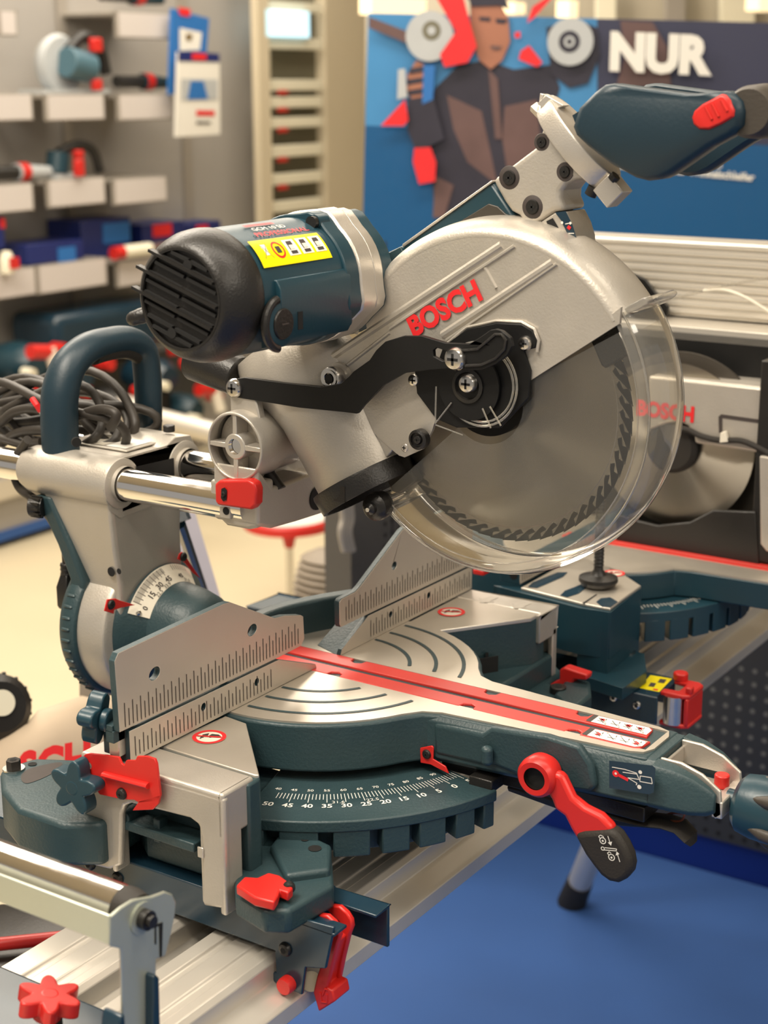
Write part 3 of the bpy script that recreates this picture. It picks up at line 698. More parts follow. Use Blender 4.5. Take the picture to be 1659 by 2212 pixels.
# carrying handle
b = MB()
f0 = Vector((-.047, .243, .155)); f1 = Vector((.058, .236, .155)); dx = f1-f0
hp = bez([f0, f0+Z_*.028, f0+Z_*.055+dx*.03, f0+Z_*.076+dx*.14, f0+Z_*.088+dx*.34, f0+Z_*.091+dx*.58, f0+Z_*.089+dx*.80, f0+Z_*.078+dx*.96, f0+Z_*.055+dx*1.0, f0+Z_*.02+dx, f1], 8)
rr = []
for i, p in enumerate(hp):
    t = i/(len(hp)-1); rr.append(.0172 if t < .2 else .0172-.0035*min(1, (t-.2)/.3) if t < .85 else .0137-.002*(t-.85)/.15)
b.tube(hp, rr, M['tealh'], 24, sq=.86)
hd = b.build('carry_handle', saw)
b = MB(); b.tube([p-Z_*.009 for p in hp[34:58]], .0085, M['rub'], 12); b.build('handle_grip', hd)
b = MB(); c = P(158, 952, X=-.062)+Vector((-.001, -.004, 0)); b.cyl(c, c-Vector((.55, .8, 0)).normalized()*.004, .0040, M['dark'], 16); b.build('handle_screw', hd)
# ---- carriage at the front of the rods
b = MB()
b.prism([Vector((-.0605, y, z)) for y, z in [(.020, .1275), (.030, .1245), (.052, .1245), (.060, .130), (.068, .145), (.068, .160), (.045, .163), (.020, .163)]], (.022, 0, 0), M['alu'])
b.prism(TY([(557, 1137), (590, 1142), (640, 1128), (706, 1107), (690, 1070), (672, 1022), (606, 1048), (588, 1052), (557, 1010)], .0195), (0, .045, 0), M['alu'])
b.b2((-.035, .046, .118), (.062, .069, .170), M['alu'])
cr = b.build('carriage', saw, bevel=.003, seg=3)
b = MB(); hc = Vector((-.0605, .0408, .1900))
b.lathe([(.0262, .010), (.0250, .004), (.0250, -.001), (.0268, -.001), (.0276, .001), (.0276, .030), (.0262, .033), (.0262, .062), (.024, .066), (.024, .085), (0, .085)], hc, X_, M['alu'], 56)
b.lathe([(0, .014), (.0250, .014)], hc, X_, M['alu'], 40)
b.lathe([(.0062, -.0005), (.0098, -.0005), (.0105, .001), (.0105, .014)], hc, X_, M['alub'], 30)
for k in range(4):
    a = math.pi/2*k; dv = Vector((0, math.cos(a), math.sin(a))); n2 = Vector((0, -math.sin(a), math.cos(a)))
    b.prism([hc+dv*.0095-n2*.0022, hc+dv*.0255-n2*.0018, hc+dv*.0255+n2*.0018, hc+dv*.0095+n2*.0022], (.014, 0, 0), M['alub'])
hb = b.build('pivot_drum', saw, bevel=.0006)
b = MB(); b.lathe([(0, .002), (.0066, .002), (.0066, .0)], hc, X_, M['chrome'], 24); b.build('pivot_pin', hb)
b = MB()
b.prism(TX([(496, 842), (498, 905), (520, 898), (560, 930), (572, 960), (552, 862), (530, 825), (505, 822)], -.0495), (.008, 0, 0), M['alu'])
b.build('pivot_ear', saw, bevel=.0012)
b = MB(); b.prism(TX([(463, 1046), (472, 1038), (535, 1037), (548, 1044), (553, 1058), (552, 1090), (542, 1102), (470, 1092), (464, 1084)], -.069), (.010, 0, 0), M['red']); rl = b.build('slide_lock', saw, bevel=.0022, seg=3)
b = MB(); b.face(TX([(478, 1056), (485, 1053), (490, 1058), (489, 1080), (482, 1083), (477, 1076)], -.0697), M['dark']); b.build('lock_recess', rl); screw(rl, P(484, 1067, X=-.0695), -X_, .0022, M['blk'])
b = MB(); b.box(P(489, 1106, X=-.062), (.004, .011, .010), M['alu']); cf = b.build('clamp_block', saw, bevel=.0008); b = MB(); b.face(circ(P(488, 1104, X=-.0643), .0032, -X_, 16), M['dark']); b.build('bore', cf)
def rubbercord(n, a, bb, r, parent):
    b = MB(); b.cyl(a, bb, r, M['blk'], 16); o = b.build(n, parent); return o
rubbercord('bump_stop', P(580, 1022, X=-.03), P(606, 1058, X=-.03), .005, saw)
rubbercord('stop_bolt', P(605, 985, X=-.005), P(655, 968, X=-.005), .0055, saw)
b = MB(); b.lathe([(0, 0), (.010, 0), (.010, .01)], P(686, 1076, Y=.0185), Y_, M['dark'], 24); b.build('carriage_bore', cr)

# ================================================================ SAW HEAD
gc = Vector((0, -.165, .2415))
def gp_(r, deg, x): a = math.radians(deg); return Vector((x, gc.y+r*math.cos(a), gc.z+r*math.sin(a)))  # 0 = rear, 90 = up, 180 = front
# blade
bc = Vector((0, -.1640, .2340)); b = MB(); NT = 60; RB = .1015; pts = []
for k in range(NT):
    a0 = 2*math.pi*k/NT; st = 2*math.pi/NT
    for f, r in ((0, RB), (.20, RB*.992), (.28, RB-.0085), (.62, RB-.0095), (.84, RB-.0065)):
        a = a0-st*f; pts.append(Vector((-.0012, bc.y+r*math.cos(a), bc.z+r*math.sin(a))))
b.prism([p-bc+bc for p in pts], (.0024, 0, 0), M['blade'])
b.lathe([(0, -.0015), (.0905, -.0015), (.0910, -.0011)], bc, X_, M['blade'], 90)
# radial tangent needs the blade centred on its own origin
bl = thing('tmp', 'x', 'x', bc); bl.parent = saw; bl.location = (bc-Vector(saw['_base']))*S
bl2 = b.build('saw_blade', None, smooth=False)
for v in bl2.data.vertices: v.co = v.co-bc*S
bl2.parent = saw; bl2.location = (bc-Vector(saw['_base']))*S; bpy.data.objects.remove(bl)
# silver upper guard: face, curved rim, back
def rim(b, prof, d0, d1, m, n=60):
    L = len(prof); base_ = len(b.v); vs = []; fs = []
    for i in range(n+1):
        d = d0+(d1-d0)*i/n
        for r, x in prof: vs.append(gp_(r, d, x))
    for i in range(n):
        for q in range(L-1): fs.append((i*L+q, (i+1)*L+q, (i+1)*L+q+1, i*L+q+1))
    b.mesh(vs, fs, m)
XF = -.0315
fpx = [(1341, 664), (1338, 699), (1136, 828), (941, 905), (933, 931), (912, 971), (874, 988), (862, 984), (853, 977), (802, 931), (770, 905), (700, 860), (640, 815), (700, 790), (760, 752), (794, 720)]
arc = [gp_(.1165, 28+(144-28)*i/40, XF) for i in range(41)]
b = MB(); b.prism(arc+TX(fpx, XF), (.003, 0, 0), M['alu'])
rim(b, [(.1165, XF), (.1190, XF-.0004), (.1235, XF+.0025), (.1275, XF+.010), (.1295, -.010), (.1300, 0), (.1295, .010), (.1260, .024), (.1200, .030)], 20, 146, M['alu'])
g = b.build('upper_guard', saw, ang=50)
b = MB()
for p, q, wd in (((1083, 529), (745, 752), .0018), ((1112, 531), (842, 710), .0010), ((1194, 566), (955, 724), .0018), ((1203, 570), (965, 735), .0008), ((1048, 578), (1072, 622), .0008), ((745, 752), (690, 790), .0018), ((842, 718), (752, 788), .0010)):
    P0 = P(*p, X=XF); P1 = P(*q, X=XF); t = (P1-P0).normalized(); nn = X_.cross(t)*wd; h = Vector((-.0016, 0, 0))
    b.mesh([P0-nn*1.6, P0+nn*1.6, P1+nn*1.6, P1-nn*1.6, P0-nn*.6+h, P0+nn*.6+h, P1+nn*.6+h, P1-nn*.6+h], [(4, 5, 6, 7), (0, 1, 5, 4), (1, 2, 6, 5), (2, 3, 7, 6), (3, 0, 4, 7)], M['alu'])
b.build('guard_rib', g)
b = MB(); A_ = P(874, 700, X=XF-.001); B_ = P(1041, 606, X=XF-.001); xd = (B_-A_).normalized(); yd = xd.cross(X_)*-1
yd = Vector((0, -xd.z, xd.y)); yd = yd if yd.z > 0 else -yd
o = P(958, 667, X=XF-.0012); put_text(b, 'BOSCH', o, xd, yd, .0165, M['redp'], .045, width=.0655); b.build('lettering', g, label='red BOSCH lettering')
# black arbor cover, collar and clear hub
b = MB(); b.prism(TX([(895, 800), (946, 779), (958, 745), (1009, 710), (1072, 697), (1127, 700), (1150, 714), (1160, 735), (1156, 752), (1131, 758), (1145, 800), (1142, 860), (1080, 925), (985, 924), (941, 905), (900, 850)], XF-.003), (.003, 0, 0), M['blkm']); ac = b.build('arbor_cover', saw, bevel=.0008)
b = MB(); b.tube([p for p in TX([(958, 748), (1009, 707), (1072, 693), (1127, 696), (1154, 711), (1164, 735), (1160, 760)], XF-.002)], .0012, M['alub'], 8); b.build('cover_edge', ac)
b = MB(); c = P(1047, 846, X=-.012); b.lathe([(0, -.003), (.0335, -.003), (.0335, .004), (0, .004)], (-.006, c.y, c.z), X_, M['blkm'], 56); b.build('blade_flange', saw)
b = MB(); c = P(1016, 832, X=XF-.004); b.lathe([(0, 0), (.0235, 0), (.025, .001), (.025, .003), (0, .003)], c, -X_, M['blkm'], 48); b.lathe([(.012, .003), (.0125, .0045), (.0100, .005), (.009, .003)], c, -X_, M['blk'], 40); b.build('arbor_disc', ac)
hc2 = P(1036, 830, X=XF-.006)
b = MB()
for r in (.0300, .0272):
    b.tube([hc2+Vector((0, r*math.cos(a), r*math.sin(a))) for a in [math.radians(58+(300-58+70)*i/48) for i in range(49)]], .0009, M['clrim'], 8)
for p, q in (((942, 835), (940, 915)), ((940, 915), (975, 870)), ((1042, 882), (1060, 925)), ((1058, 878), (1082, 920)), ((941, 918), (1000, 940))): b.cyl(P(*p, X=XF-.008), P(*q, X=XF-.008), .0006, M['clrim'], 8)
b.build('clear_hub', saw)
# black link lever
lev = [(499, 824), (512, 818), (528, 816), (612, 827), (695, 836), (735, 829), (752, 815), (763, 803), (798, 778), (812, 757), (832, 738), (870, 726), (912, 726), (962, 741), (1013, 743), (1038, 728), (1059, 713), (1070, 711), (1084, 715), (1102, 730), (1106, 748), (1095, 768), (1072, 786), (1043, 799), (1013, 800), (971, 796), (929, 799), (874, 806), (828, 832), (785, 876), (771, 894), (740, 890), (648, 881), (518, 860), (500, 856), (494, 840)]
xl2 = -.0505
b = MB()
slot = TX([(935, 757), (942, 751), (960, 757), (985, 766), (985, 780), (955, 780), (936, 770)], xl2); hk = TX([(1012, 757), (1035, 757), (1058, 740), (1070, 728), (1080, 727), (1088, 738), (1085, 752), (1066, 770), (1040, 782), (1015, 784)], xl2)
b.prism(TX(lev, xl2), (.004, 0, 0), M['blkm'], holes=[slot]); lk = b.build('link_lever', saw, bevel=.0007)
b = MB(); b.tube(TX([(1000, 757), (1032, 754), (1054, 736), (1070, 722), (1084, 722), (1093, 735), (1090, 754), (1070, 775), (1040, 788), (1005, 790)], xl2-.0005), .0012, M['blk'], 8); b.build('lever_lip', lk)
screw(saw, P(507, 838, X=xl2), -X_, .0075, M['steel'], 'pivot_screw', .004)
screw(saw, P(985, 775, X=xl2), -X_, .0085, M['steel'], 'guide_screw', .005)
screw(saw, P(1013, 828, X=xl2+.010), -X_, .0072, M['steel'], 'arbor_screw', .005)
screw(saw, P(1136, 741, X=XF-.003), -X_, .0052, M['steel'], 'cover_screw', .004)
screw(saw, P(897, 820, X=XF-.001), -X_, .0050, M['steel'], 'cover_screw', .004)
screw(saw, P(874, 967, X=XF), -X_, .0032, M['alub'], 'cover_screw', .001)
b = MB(); c = P(914, 946, X=XF); b.lathe([(0, .002), (.0075, .002), (.0075, .008), (.0055, .009), (.0055, .007), (0, .007)], c, -X_, M['blk'], 32); bs = b.build('guard_stop', saw); screw(bs, c-X_*.007, -X_, .0036, M['blk'])
b = MB(); c = P(712, 818, X=-.045); b.lathe([(.0, 0), (.0035, 0), (.0045, .001), (.0065, .001), (.0065, .0), (.0082, .0), (.0088, -.001), (.0088, -.006), (.0065, -.014), (0, -.014)], c, -X_, M['steel'], 32); c2 = c+X_*.01; b.cyl(c2, c2+X_*.018, .0105, M['alu'], 28, r2=.012); b.lathe([(.0036, .0012), (0, .0012)], c, -X_, M['dark'], 20); b.build('bearing', saw, label='ball bearing on a silver boss')
# dust chute with black collar
C0 = P(702, 1072, X=-.020); C1 = P(860, 981, X=-.020); cc = (C0+C1)/2; rc = (C1-C0).length/2; ld = (C1-C0).normalized(); ax = X_.cross(ld); ax = ax if ax.z < 0 else -ax
b = MB()
pth = [cc, cc-ax*.03, cc-ax*.06, cc-ax*.085-ld*.006, cc-ax*.104-ld*.013, cc-ax*.124-ld*.020]
us = []
rings = []
for p, r, xs_ in zip(pth, (rc, rc*1.04, rc*1.12, rc*1.24, rc*1.30, rc*1.15), (.80, .78, .72, .66, .62, .5)):
    rings.append([p+X_*.006*(1-xs_)/.38+ld*r*math.cos(a)+X_*r*xs_*math.sin(a) for a in [2*math.pi*k/40 for k in range(40)]])
b.loft(rings, M['alu']); ch = b.build('dust_chute', saw, ang=60)
b = MB(); b.lathe([(rc*.9, .0), (rc*1.01, .0), (rc*1.02, .002), (rc*.98, .0155), (rc*.90, .0155), (rc*.88, .004), (0, .004)], cc, ax, M['blk'], 48, ref=ld)
b.box(cc+ax*.008+ld*rc*.1-X_*rc*.97, (.002, .010, .012), M['rub']); b.build('chute_collar', ch)
b = MB(); b.prism(TX([(765, 905), (790, 880), (850, 970), (835, 990), (800, 960)], XF+.001), (.01, 0, 0), M['alu']); b.build('chute_flange', ch, bevel=.001)
# ---- motor
my, mz = -.035, .3255
mo = Vector((0, my, mz))
b = MB()
b.lathe([(.0455, -.077), (.0447, -.082), (.0440, -.12), (.0437, -.158), (.0430, -.172), (.0425, -.1725)], mo, X_, M['tealm'], 64)
b.prism([Vector((-.078, my-.0478, z)) for z in (.298, .330)]+[Vector((-.078, my-.0445, .3365)), Vector((-.078, my-.030, .3365)), Vector((-.078, my-.030, .289)), Vector((-.078, my-.0445, .2925))], (-.082, 0, 0), M['tealm'])
mt = b.build('motor_housing', saw, bevel=.0012, ang=40)
b = MB()
b.lathe([(.0432, -.1715), (.0445, -.174), (.0448, -.180), (.0440, -.188), (.0415, -.196), (.0375, -.2030), (.0345, -.2055), (.0335, -.2058)], mo, X_, M['blk'], 64)
cp = b.build('motor_cap', saw)
b = MB(); b.lathe([(0, -.2035), (.0337, -.2035), (.0337, -.2062), (.0322, -.2062), (.0318, -.205)], mo, X_, M['blk'], 56)
def rotg(b, an=math.radians(19)):
    for i, v in enumerate(b.v): y, z = v.y-my, v.z-mz; b.v[i] = Vector((v.x, my+y*math.cos(an)-z*math.sin(an), mz+y*math.sin(an)+z*math.cos(an)))
zz_ = [-.026, -.0205, -.0125, -.0065, .0015, .0075, .0155, .0215, .0270]
for k, dz in enumerate(zz_):
    w_ = math.sqrt(max(0, .0318**2-dz**2))-.001
    for s_ in (-1, 1): b.b2((-.2062, my+s_*.0012, mz+dz-.0011), (-.2035, my+s_*w_, mz+dz+.0011), M['dark'])
for dz in (.0285, -.0275): b.lathe([(.0036, -.2066), (0, -.2066)], mo+Vector((0, 0, dz*.86)), X_, M['dark'], 18)
rotg(b)
gr = b.build('vent_grille', cp)
b = MB()
for k, dz in enumerate((.0215, .0075, -.0075)):
    w_ = math.sqrt(.0335**2-dz**2); ext_ = .007
    b.b2((-.2085, my-w_+.002, mz+dz-.0010), (-.2035, my+w_+ext_, mz+dz+.0010), M['blk'])
rotg(b); b.build('vent_fin', cp)
b = MB(); b.tube(bez([(-.19, my+.035, mz-.012), (-.198, my+.046, mz-.016), (-.196, my+.052, mz-.018)], 4), [.006, .0058, .0055, .0055, .005, .005, .005, .0048, .004], M['blk'], 12); b.build('cord_sleeve', cp)
b = MB(); b.cyl(P(425, 770, X=-.02), P(520, 815, X=-.02), .020, M['blk'], 28, r2=.016); b.build('rear_port', saw, bevel=.002)
# brush cap
b = MB(); c = Vector((-.158, my-.0475, mz-.018)); b.lathe([(0, 0), (.0128, 0), (.0155, -.001), (.0155, -.004)], c, -Y_, M['tealm'], 40); b.lathe([(0, .0015), (.0098, .0015), (.0105, .0005), (.0105, 0)], c, -Y_, M['blk'], 40)
b.box(c-Y_*.002, (.007, .0012, .0008), M['tick']); bcp = b.build('brush_cap', mt)
b = MB(); b.tube([c+Vector((.0165*math.cos(a)-.0005, .002, .0165*math.sin(a))) for a in [math.radians(100+160*i/20) for i in range(21)]], .003, M['blk'], 10); b.build('cap_collar', bcp)
b = MB(); b.b2((-.142, my-.0482, mz-.024), (-.1365, my-.0477, mz-.012), M['dark']); b.build('brush_slot', mt)
# silver gear flange (stepped)
b = MB()
def flange(x0, x1, k, m, dy=0, dz=0):
    prof = []
    for i in range(48):
        a = 2*math.pi*i/48; r = .0470*k+(.0045*k*max(0, math.cos(4*(a-math.radians(20))))**3)
        prof.append(Vector((x0, my+dy+r*math.cos(a), mz+dz+r*math.sin(a))))
    b.prism(prof, (x1-x0, 0, 0), m)
flange(-.082, -.066, 1.0, M['tealm']); mf = b.build('motor_flange', saw, bevel=.0012)
b = MB(); flange(-.0665, -.048, 1.02, M['alub'], 0, .0005); flange(-.047, -.034, 1.0, M['alub'], .001, .0); gf = b.build('gear_housing', saw, bevel=.0018)
b = MB(); flange(-.0345, -.018, .98, M['tealm'], .002, -.001); b.build('gear_cover', saw, bevel=.0015)
for a in (35, 115, 215, 300):
    a = math.radians(a); c = mo+Vector((-.083, .0465*math.cos(a), .0465*math.sin(a))); b = MB(); b.cyl(c+X_*.012, c, .0052, M['tealm'], 20); b.cyl(c, c-X_*.004, .0045, M['blk'], 20); b.build('housing_bolt', mf)
# cylinder lettering and stickers: (u along the axis, v round the barrel)
def cylmap(u, v, r): a = v/r; return Vector((u, my-r*math.sin(a), mz+r*math.cos(a)))   # v=0 top, grows to the front
def cyltext(b, t, u0, v0, h, m, bold, width, r):
    vs, fs, wd = text2d(t, bold); sx = width/wd; b.mesh([cylmap(u0+x*sx, v0-y*h, r) for x, y in vs], fs, m)
def cylpatch(b, u0, u1, v0, v1, r, m, n=10):
    for i in range(n):
        a = v0+(v1-v0)*i/n; c = v0+(v1-v0)*(i+1)/n; b.face([cylmap(u0, a, r), cylmap(u1, a, r), cylmap(u1, c, r), cylmap(u0, c, r)], m)
rM = .0449
_cm = cylmap
def cylmap(u, v, r): return _cm(u, v+.0105, r)
b = MB(); cylpatch(b, -.168, -.0905, .0185, .0400, rM, M['yel']); st = b.build('warning_label', mt, label='yellow pictogram label')
b = MB(); r2 = rM+.0002; uc = lambda k: -.165+.0148*k
for k in (2, 3, 4):
    u = -.1590+.0150*k; cylpatch(b, u-.0062, u+.0062, .0215, .0345, r2, M['white'], 5)
    cylpatch(b, u-.0028, u+.0028, .0232, .0265, r2+.0002, M['tick'], 3); cylpatch(b, u-.0022, u+.0022, .0265, .0300, r2+.0002, M['cream'], 3); cylpatch(b, u-.0034, u+.0034, .0312, .0335, r2+.0002, M['tick'], 3)
    cylpatch(b, u-.0032, u-.0024, .0245, .0305, r2+.0002, M['tick'], 2)
a_ = [cylmap(-.1440+.0062*math.cos(t), .0285+.0068*math.sin(t), r2) for t in [2*math.pi*i/24 for i in range(24)]]
i_ = [cylmap(-.1440+.0048*math.cos(t), .0285+.0053*math.sin(t), r2+.0001) for t in [2*math.pi*i/24 for i in range(24)]]
for i in range(24): b.face([a_[i], a_[(i+1) % 24], i_[(i+1) % 24], i_[i]], M['redp'])
cylpatch(b, -.1466, -.1418, .0262, .0312, r2+.0002, M['tick'], 3)
cylpatch(b, -.1600, -.1548, .0230, .0262, r2, M['white'], 3); cylpatch(b, -.1592, -.1556, .0262, .0318, r2, M['white'], 3)
for (u0, v0, u1, v1) in ((-.1622, .0215, -.1528, .0345), (-.1528, .0215, -.1622, .0345)):
    p = [cylmap(u0+(u1-u0)*i/4, v0+(v1-v0)*i/4, r2+.0003) for i in range(5)]
    for i in range(4): b.face([p[i]-X_*.0002, p[i]+X_*.0002, p[i+1]+X_*.0002, p[i+1]-X_*.0002], M['tick'])
b.build('pictogram', st)
b = MB(); cyltext(b, 'GCM 10 SD', -.131, .0062, .0042, M['white'], .0, .036, rM); cyltext(b, 'PROFESSIONAL', -.124, .0130, .0046, M['redp'], .0, .058, rM)
cylpatch(b, -.150, -.118, -.0022, .0012, rM, M['redp'], 2); b.build('lettering', mt, label='white and red type lettering')
# ---- arm to the handle
b = MB()
b.prism(TX([(783, 537), (766, 542), (768, 612), (787, 640), (803, 672), (850, 640), (900, 590), (1000, 540), (1130, 520), (1145, 500), (1105, 457), (1062, 392), (868, 530), (824, 551), (790, 574)], .0), (.028, 0, 0), M['tealm'])
am = b.build('head_arm', saw, bevel=.0025)
b = MB(); b.prism(TX([(868, 528), (1062, 389), (1063, 394), (870, 534)], -.0015), (.03, 0, 0), M['alub']); b.prism(TX([(828, 552), (865, 533), (878, 558), (842, 578)], -.001), (.02, 0, 0), M['teal']); b.build('arm_strip', am, bevel=.0006)
b = MB(); b.prism(TX([(905, 590), (950, 505), (1055, 440), (1075, 446), (1092, 462), (1118, 470), (1135, 500), (1130, 540)], -.0008), (.01, 0, 0), M['grip']); b.build('arm_inset', am, bevel=.0006)
b = MB(); b.prism(TX([(752, 540), (757, 534), (775, 533), (776, 600), (762, 604), (755, 598)], -.035), (.01, 0, 0), M['rub']); b.build('rubber_bumper', saw, bevel=.001)
b = MB()
b.prism(TX([(1062, 389), (1163, 313), (1168, 285), (1176, 266), (1225, 320), (1275, 384), (1240, 389), (1222, 398), (1212, 412), (1211, 428), (1222, 455), (1197, 458), (1138, 497), (1120, 466), (1103, 457), (1088, 436)], -.006), (.034, 0, 0), M['alu'])
hk_ = b.build('arm_head', saw, bevel=.004, seg=3)
for px, py, r in ((1100, 384, .0058), (1150, 447, .0058), (1170, 307, .0042), (1220, 371, .0046)):
    b = MB(); c = P(px, py, X=-.0062); b.lathe([(.0, 0), (r*1.35, 0), (r*1.45, -.0004)], c, -X_, M['tick'], 28); b.lathe([(0, .0012), (r*.8, .0012), (r*.9, 0)], c, -X_, M['blk'], 24); o = b.build('socket_screw', hk_)
    b = MB(); u_, v_, n_ = basis(-X_)
    for d_, e_ in ((u_, v_), (v_, u_)): b.face([c-X_*.0014+d_*s1*r*.45+e_*s2*r*.12 for s1, s2 in ((-1, -1), (1, -1), (1, 1), (-1, 1))], M['dark'])
    b.build('screw_slot', o)
b = MB(); b.prism(TX([(1139, 498), (1198, 459), (1222, 457), (1236, 485), (1245, 515), (1247, 548), (1225, 530), (1190, 514)], -.004), (.030, 0, 0), M['alu'])
b.face(TX([(1147, 503), (1168, 492), (1172, 512), (1160, 509)], -.0044), M['dark']); b.face(TX([(1180, 478), (1194, 471), (1208, 495), (1216, 528), (1190, 514), (1188, 500)], -.0044), M['dark'])
sb = b.build('scale_bracket', saw, bevel=.0012)
b = MB(); q = TX([(1199, 459), (1222, 456), (1237, 486), (1246, 516), (1248, 546), (1232, 540), (1224, 502), (1212, 476)], -.0052); b.face(q, M['tealg'])
for px, py in ((1214, 481), (1227, 523), (1232, 482)): b.face(circ(P(px, py, X=-.0056), .0010, -X_, 10), M['white'])
seg2(b, (1221, 484), (1230, 482), .0003, M['white'], -.0056); seg2(b, (1226, 489), (1232, 494), .0012, M['redp'], -.0056); seg2(b, (1228, 504), (1240, 504), .0003, M['white'], -.0056); seg2(b, (1234, 539), (1241, 532), .0003, M['white'], -.0056)
b.build('pictogram_label', sb)
# clamp ring
L0 = P(1172, 222, X=0); L1 = P(1316, 402, X=0); rcn = (L0+L1)/2; rr_ = (L1-L0).length/2; rld = (L1-L0).normalized(); rax = X_.cross(rld); rax = rax if rax.z > 0 else -rax
b = MB()
def oval(k, h, n=56): return [rcn+rld*rr_*k*math.cos(a)+X_*(.0190*k*math.sin(a)+.004)+rax*h for a in [2*math.pi*i/n for i in range(n)]]
b.loft([oval(.86, -.0075), oval(.985, -.0075), oval(1, -.006), oval(1, .006), oval(.98, .008), oval(.88, .008)], M['alub'])
e1 = rcn+rld*rr_
b.box(e1+rld*.004, (.016, .016, .016), M['alub'], rot=Matrix((X_, rld, rax)).transposed())
cl = b.build('clamp_ring', saw, bevel=.0008)
b = MB()
for q, dd in ((P(1152, 229, X=.0), .006), (P(1178, 203, X=.0), .006)):
    b.cyl(q, q+(P(1172, 250, X=0)-q)*.9, .0042, M['alub'], 4); b.face(circ(q+(q-P(1172, 250, X=0)).normalized()*.0003, .0018, (q-P(1172, 250, X=0)), 10), M['dark'])
b.prism(TX([(1160, 224), (1180, 205), (1218, 228), (1204, 234), (1195, 252)], -.004), (.01, 0, 0), M['alub']); b.build('clamp_lug', cl, bevel=.0005)
b = MB(); q = P(1284, 404, X=-.004); b.cyl(q, q-rax*.006+rld*.002, .0042, M['blk'], 20); q2 = P(1322, 388, X=-.006); b.cyl(q2, q2+rax*.004, .0036, M['blk'], 16); b.build('clamp_bolt', cl)
# D handle
hp_ = [(1237, 274), (1250, 233), (1283, 200), (1306, 183), (1324, 180), (1366, 186), (1449, 197), (1490, 202), (1526, 200), (1565, 196), (1587, 202), (1604, 219), (1609, 241), (1607, 270), (1590, 287), (1537, 316), (1449, 377), (1428, 387), (1400, 391), (1372, 384), (1319, 355), (1269, 316), (1244, 292)]
xh = -.0420
near = TX(hp_, xh)
b = MB()
cen = sum(near, Vector())/len(near)
def inset(pts, k, dx): return [Vector((p.x+dx, cen.y+(p.y-cen.y)*k, cen.z+(p.z-cen.z)*k)) for p in pts]
b.loft([inset(near, .90, -.0045), inset(near, .965, -.0025), inset(near, 1.0, .0022), inset(near, 1.0, .014), inset(near, .93, .019)], M['tealh'])
b.loft([inset(near, .93, .060), inset(near, 1.0, .064), inset(near, 1.0, .076), inset(near, .96, .080)], M['tealh'])
kk = TX([(1218, 250), (1240, 236), (1300, 215), (1330, 240), (1340, 300), (1315, 350), (1290, 345), (1235, 295)], xh); b.loft([[p+X_*.012 for p in kk], [p+X_*.066 for p in kk]], M['tealh'])
dh = b.build('d_handle', saw, bevel=.0, ang=50)
b = MB(); hcn = P(1612, 242, X=xh); b.loft([[hcn+X_*dx+Vector((0, .0165*s*math.cos(a), .0160*s*math.sin(a))) for a in [2*math.pi*k/32 for k in range(32)]] for dx, s in ((.002, .85), (.008, 1), (.03, 1.06), (.06, 1.02), (.066, .9))], M['grip'])
b.build('cross_grip', dh, label='bronze grey soft cross grip')
b = MB(); bp_ = TX([(1495, 254), (1500, 240), (1518, 225), (1560, 203), (1568, 205), (1578, 216), (1587, 238), (1586, 252), (1560, 268), (1532, 280), (1510, 279), (1498, 268)], xh-.0045); bcn = sum(bp_, Vector())/len(bp_)
b.loft([[p+X_*.004 for p in bp_], bp_, [bcn+(p-bcn)*.88-X_*.0016 for p in bp_]], M['red']); bt = b.build('trigger_lock', dh, bevel=.0006, ang=50)
b = MB()
for p, q in (((1524, 231), (1538, 258)), ((1538, 224), (1553, 252)), ((1558, 216), (1571, 240))): b.cyl(P(*p, X=xh-.0060), P(*q, X=xh-.0060), .0011, M['red'], 8)
b.build('button_rib', bt)
# ---- clear lower guard
b = MB(); CR = .1295
def sect(x, r0, r1, d0, d1, n=50):
    for i in range(n):
        a, c = d0+(d1-d0)*i/n, d0+(d1-d0)*(i+1)/n; b.face([gp_(r0, a, x), gp_(r1, a, x), gp_(r1, c, x), gp_(r0, c, x)], M['clear'])
side_px = [(1305, 690), (1338, 672)]
sect(-.0300, .030, .1180, 150, 318)
sect(.0300, .030, .1180, 150, 318)
rim(b, [(.1180, -.030), (.1230, -.0292), (.1265, -.0262), (.1290, -.0200), (.1300, -.010), (.1302, 0), (.1300, .010), (.1290, .0200), (.1265, .0262), (.1230, .0292), (.1180, .030)], 145, 320, M['clmilk'], 70)
cg = b.build('clear_guard', saw, ang=60, label='transparent lower blade guard')
b = MB()
for x, r in ((-.0285, .1255), (.0285, .1255)): b.tube([gp_(r, 145+(320-145)*i/60, x) for i in range(61)], .0009, M['clrim'], 8)
b.tube([gp_(.1180, 150+(318-150)*i/60, -.0303) for i in range(61)], .0005, M['clrim'], 6)
b.build('guard_edge', cg)
b = MB(); c0 = gp_(.124, 145, 0)
pr_ = TX([(1300, 692), (1330, 676), (1372, 652), (1392, 642), (1402, 648), (1396, 658), (1378, 670), (1340, 686)], -.024); b.prism(pr_, (.048, 0, 0), M['clrim']); b.build('guard_lip', cg, bevel=.0008)
b = MB(); c = P(813, 1094, X=-.036); b.lathe([(0, .0115), (.0020, .0115), (.0045, .0095), (.0048, .0065), (.0080, .0055), (.0105, .003), (.0112, -.001), (.0105, -.008), (.0, -.008)], c, -X_, M['blk'], 36); b.lathe([(0, .0122), (.0016, .0122), (.0018, .0112)], c, -X_, M['steel'], 14); b.cyl(c, c+X_*.066, .0045, M['clrim'], 16); b.build('guard_roller', cg, label='black roller on the guard edge')
b = MB(); b.prism(TX([(1275, 735), (1335, 700), (1352, 770), (1306, 797), (1298, 790)], -.008), (.006, 0, 0), M['blk']); b.build('guard_block', saw, bevel=.0015)
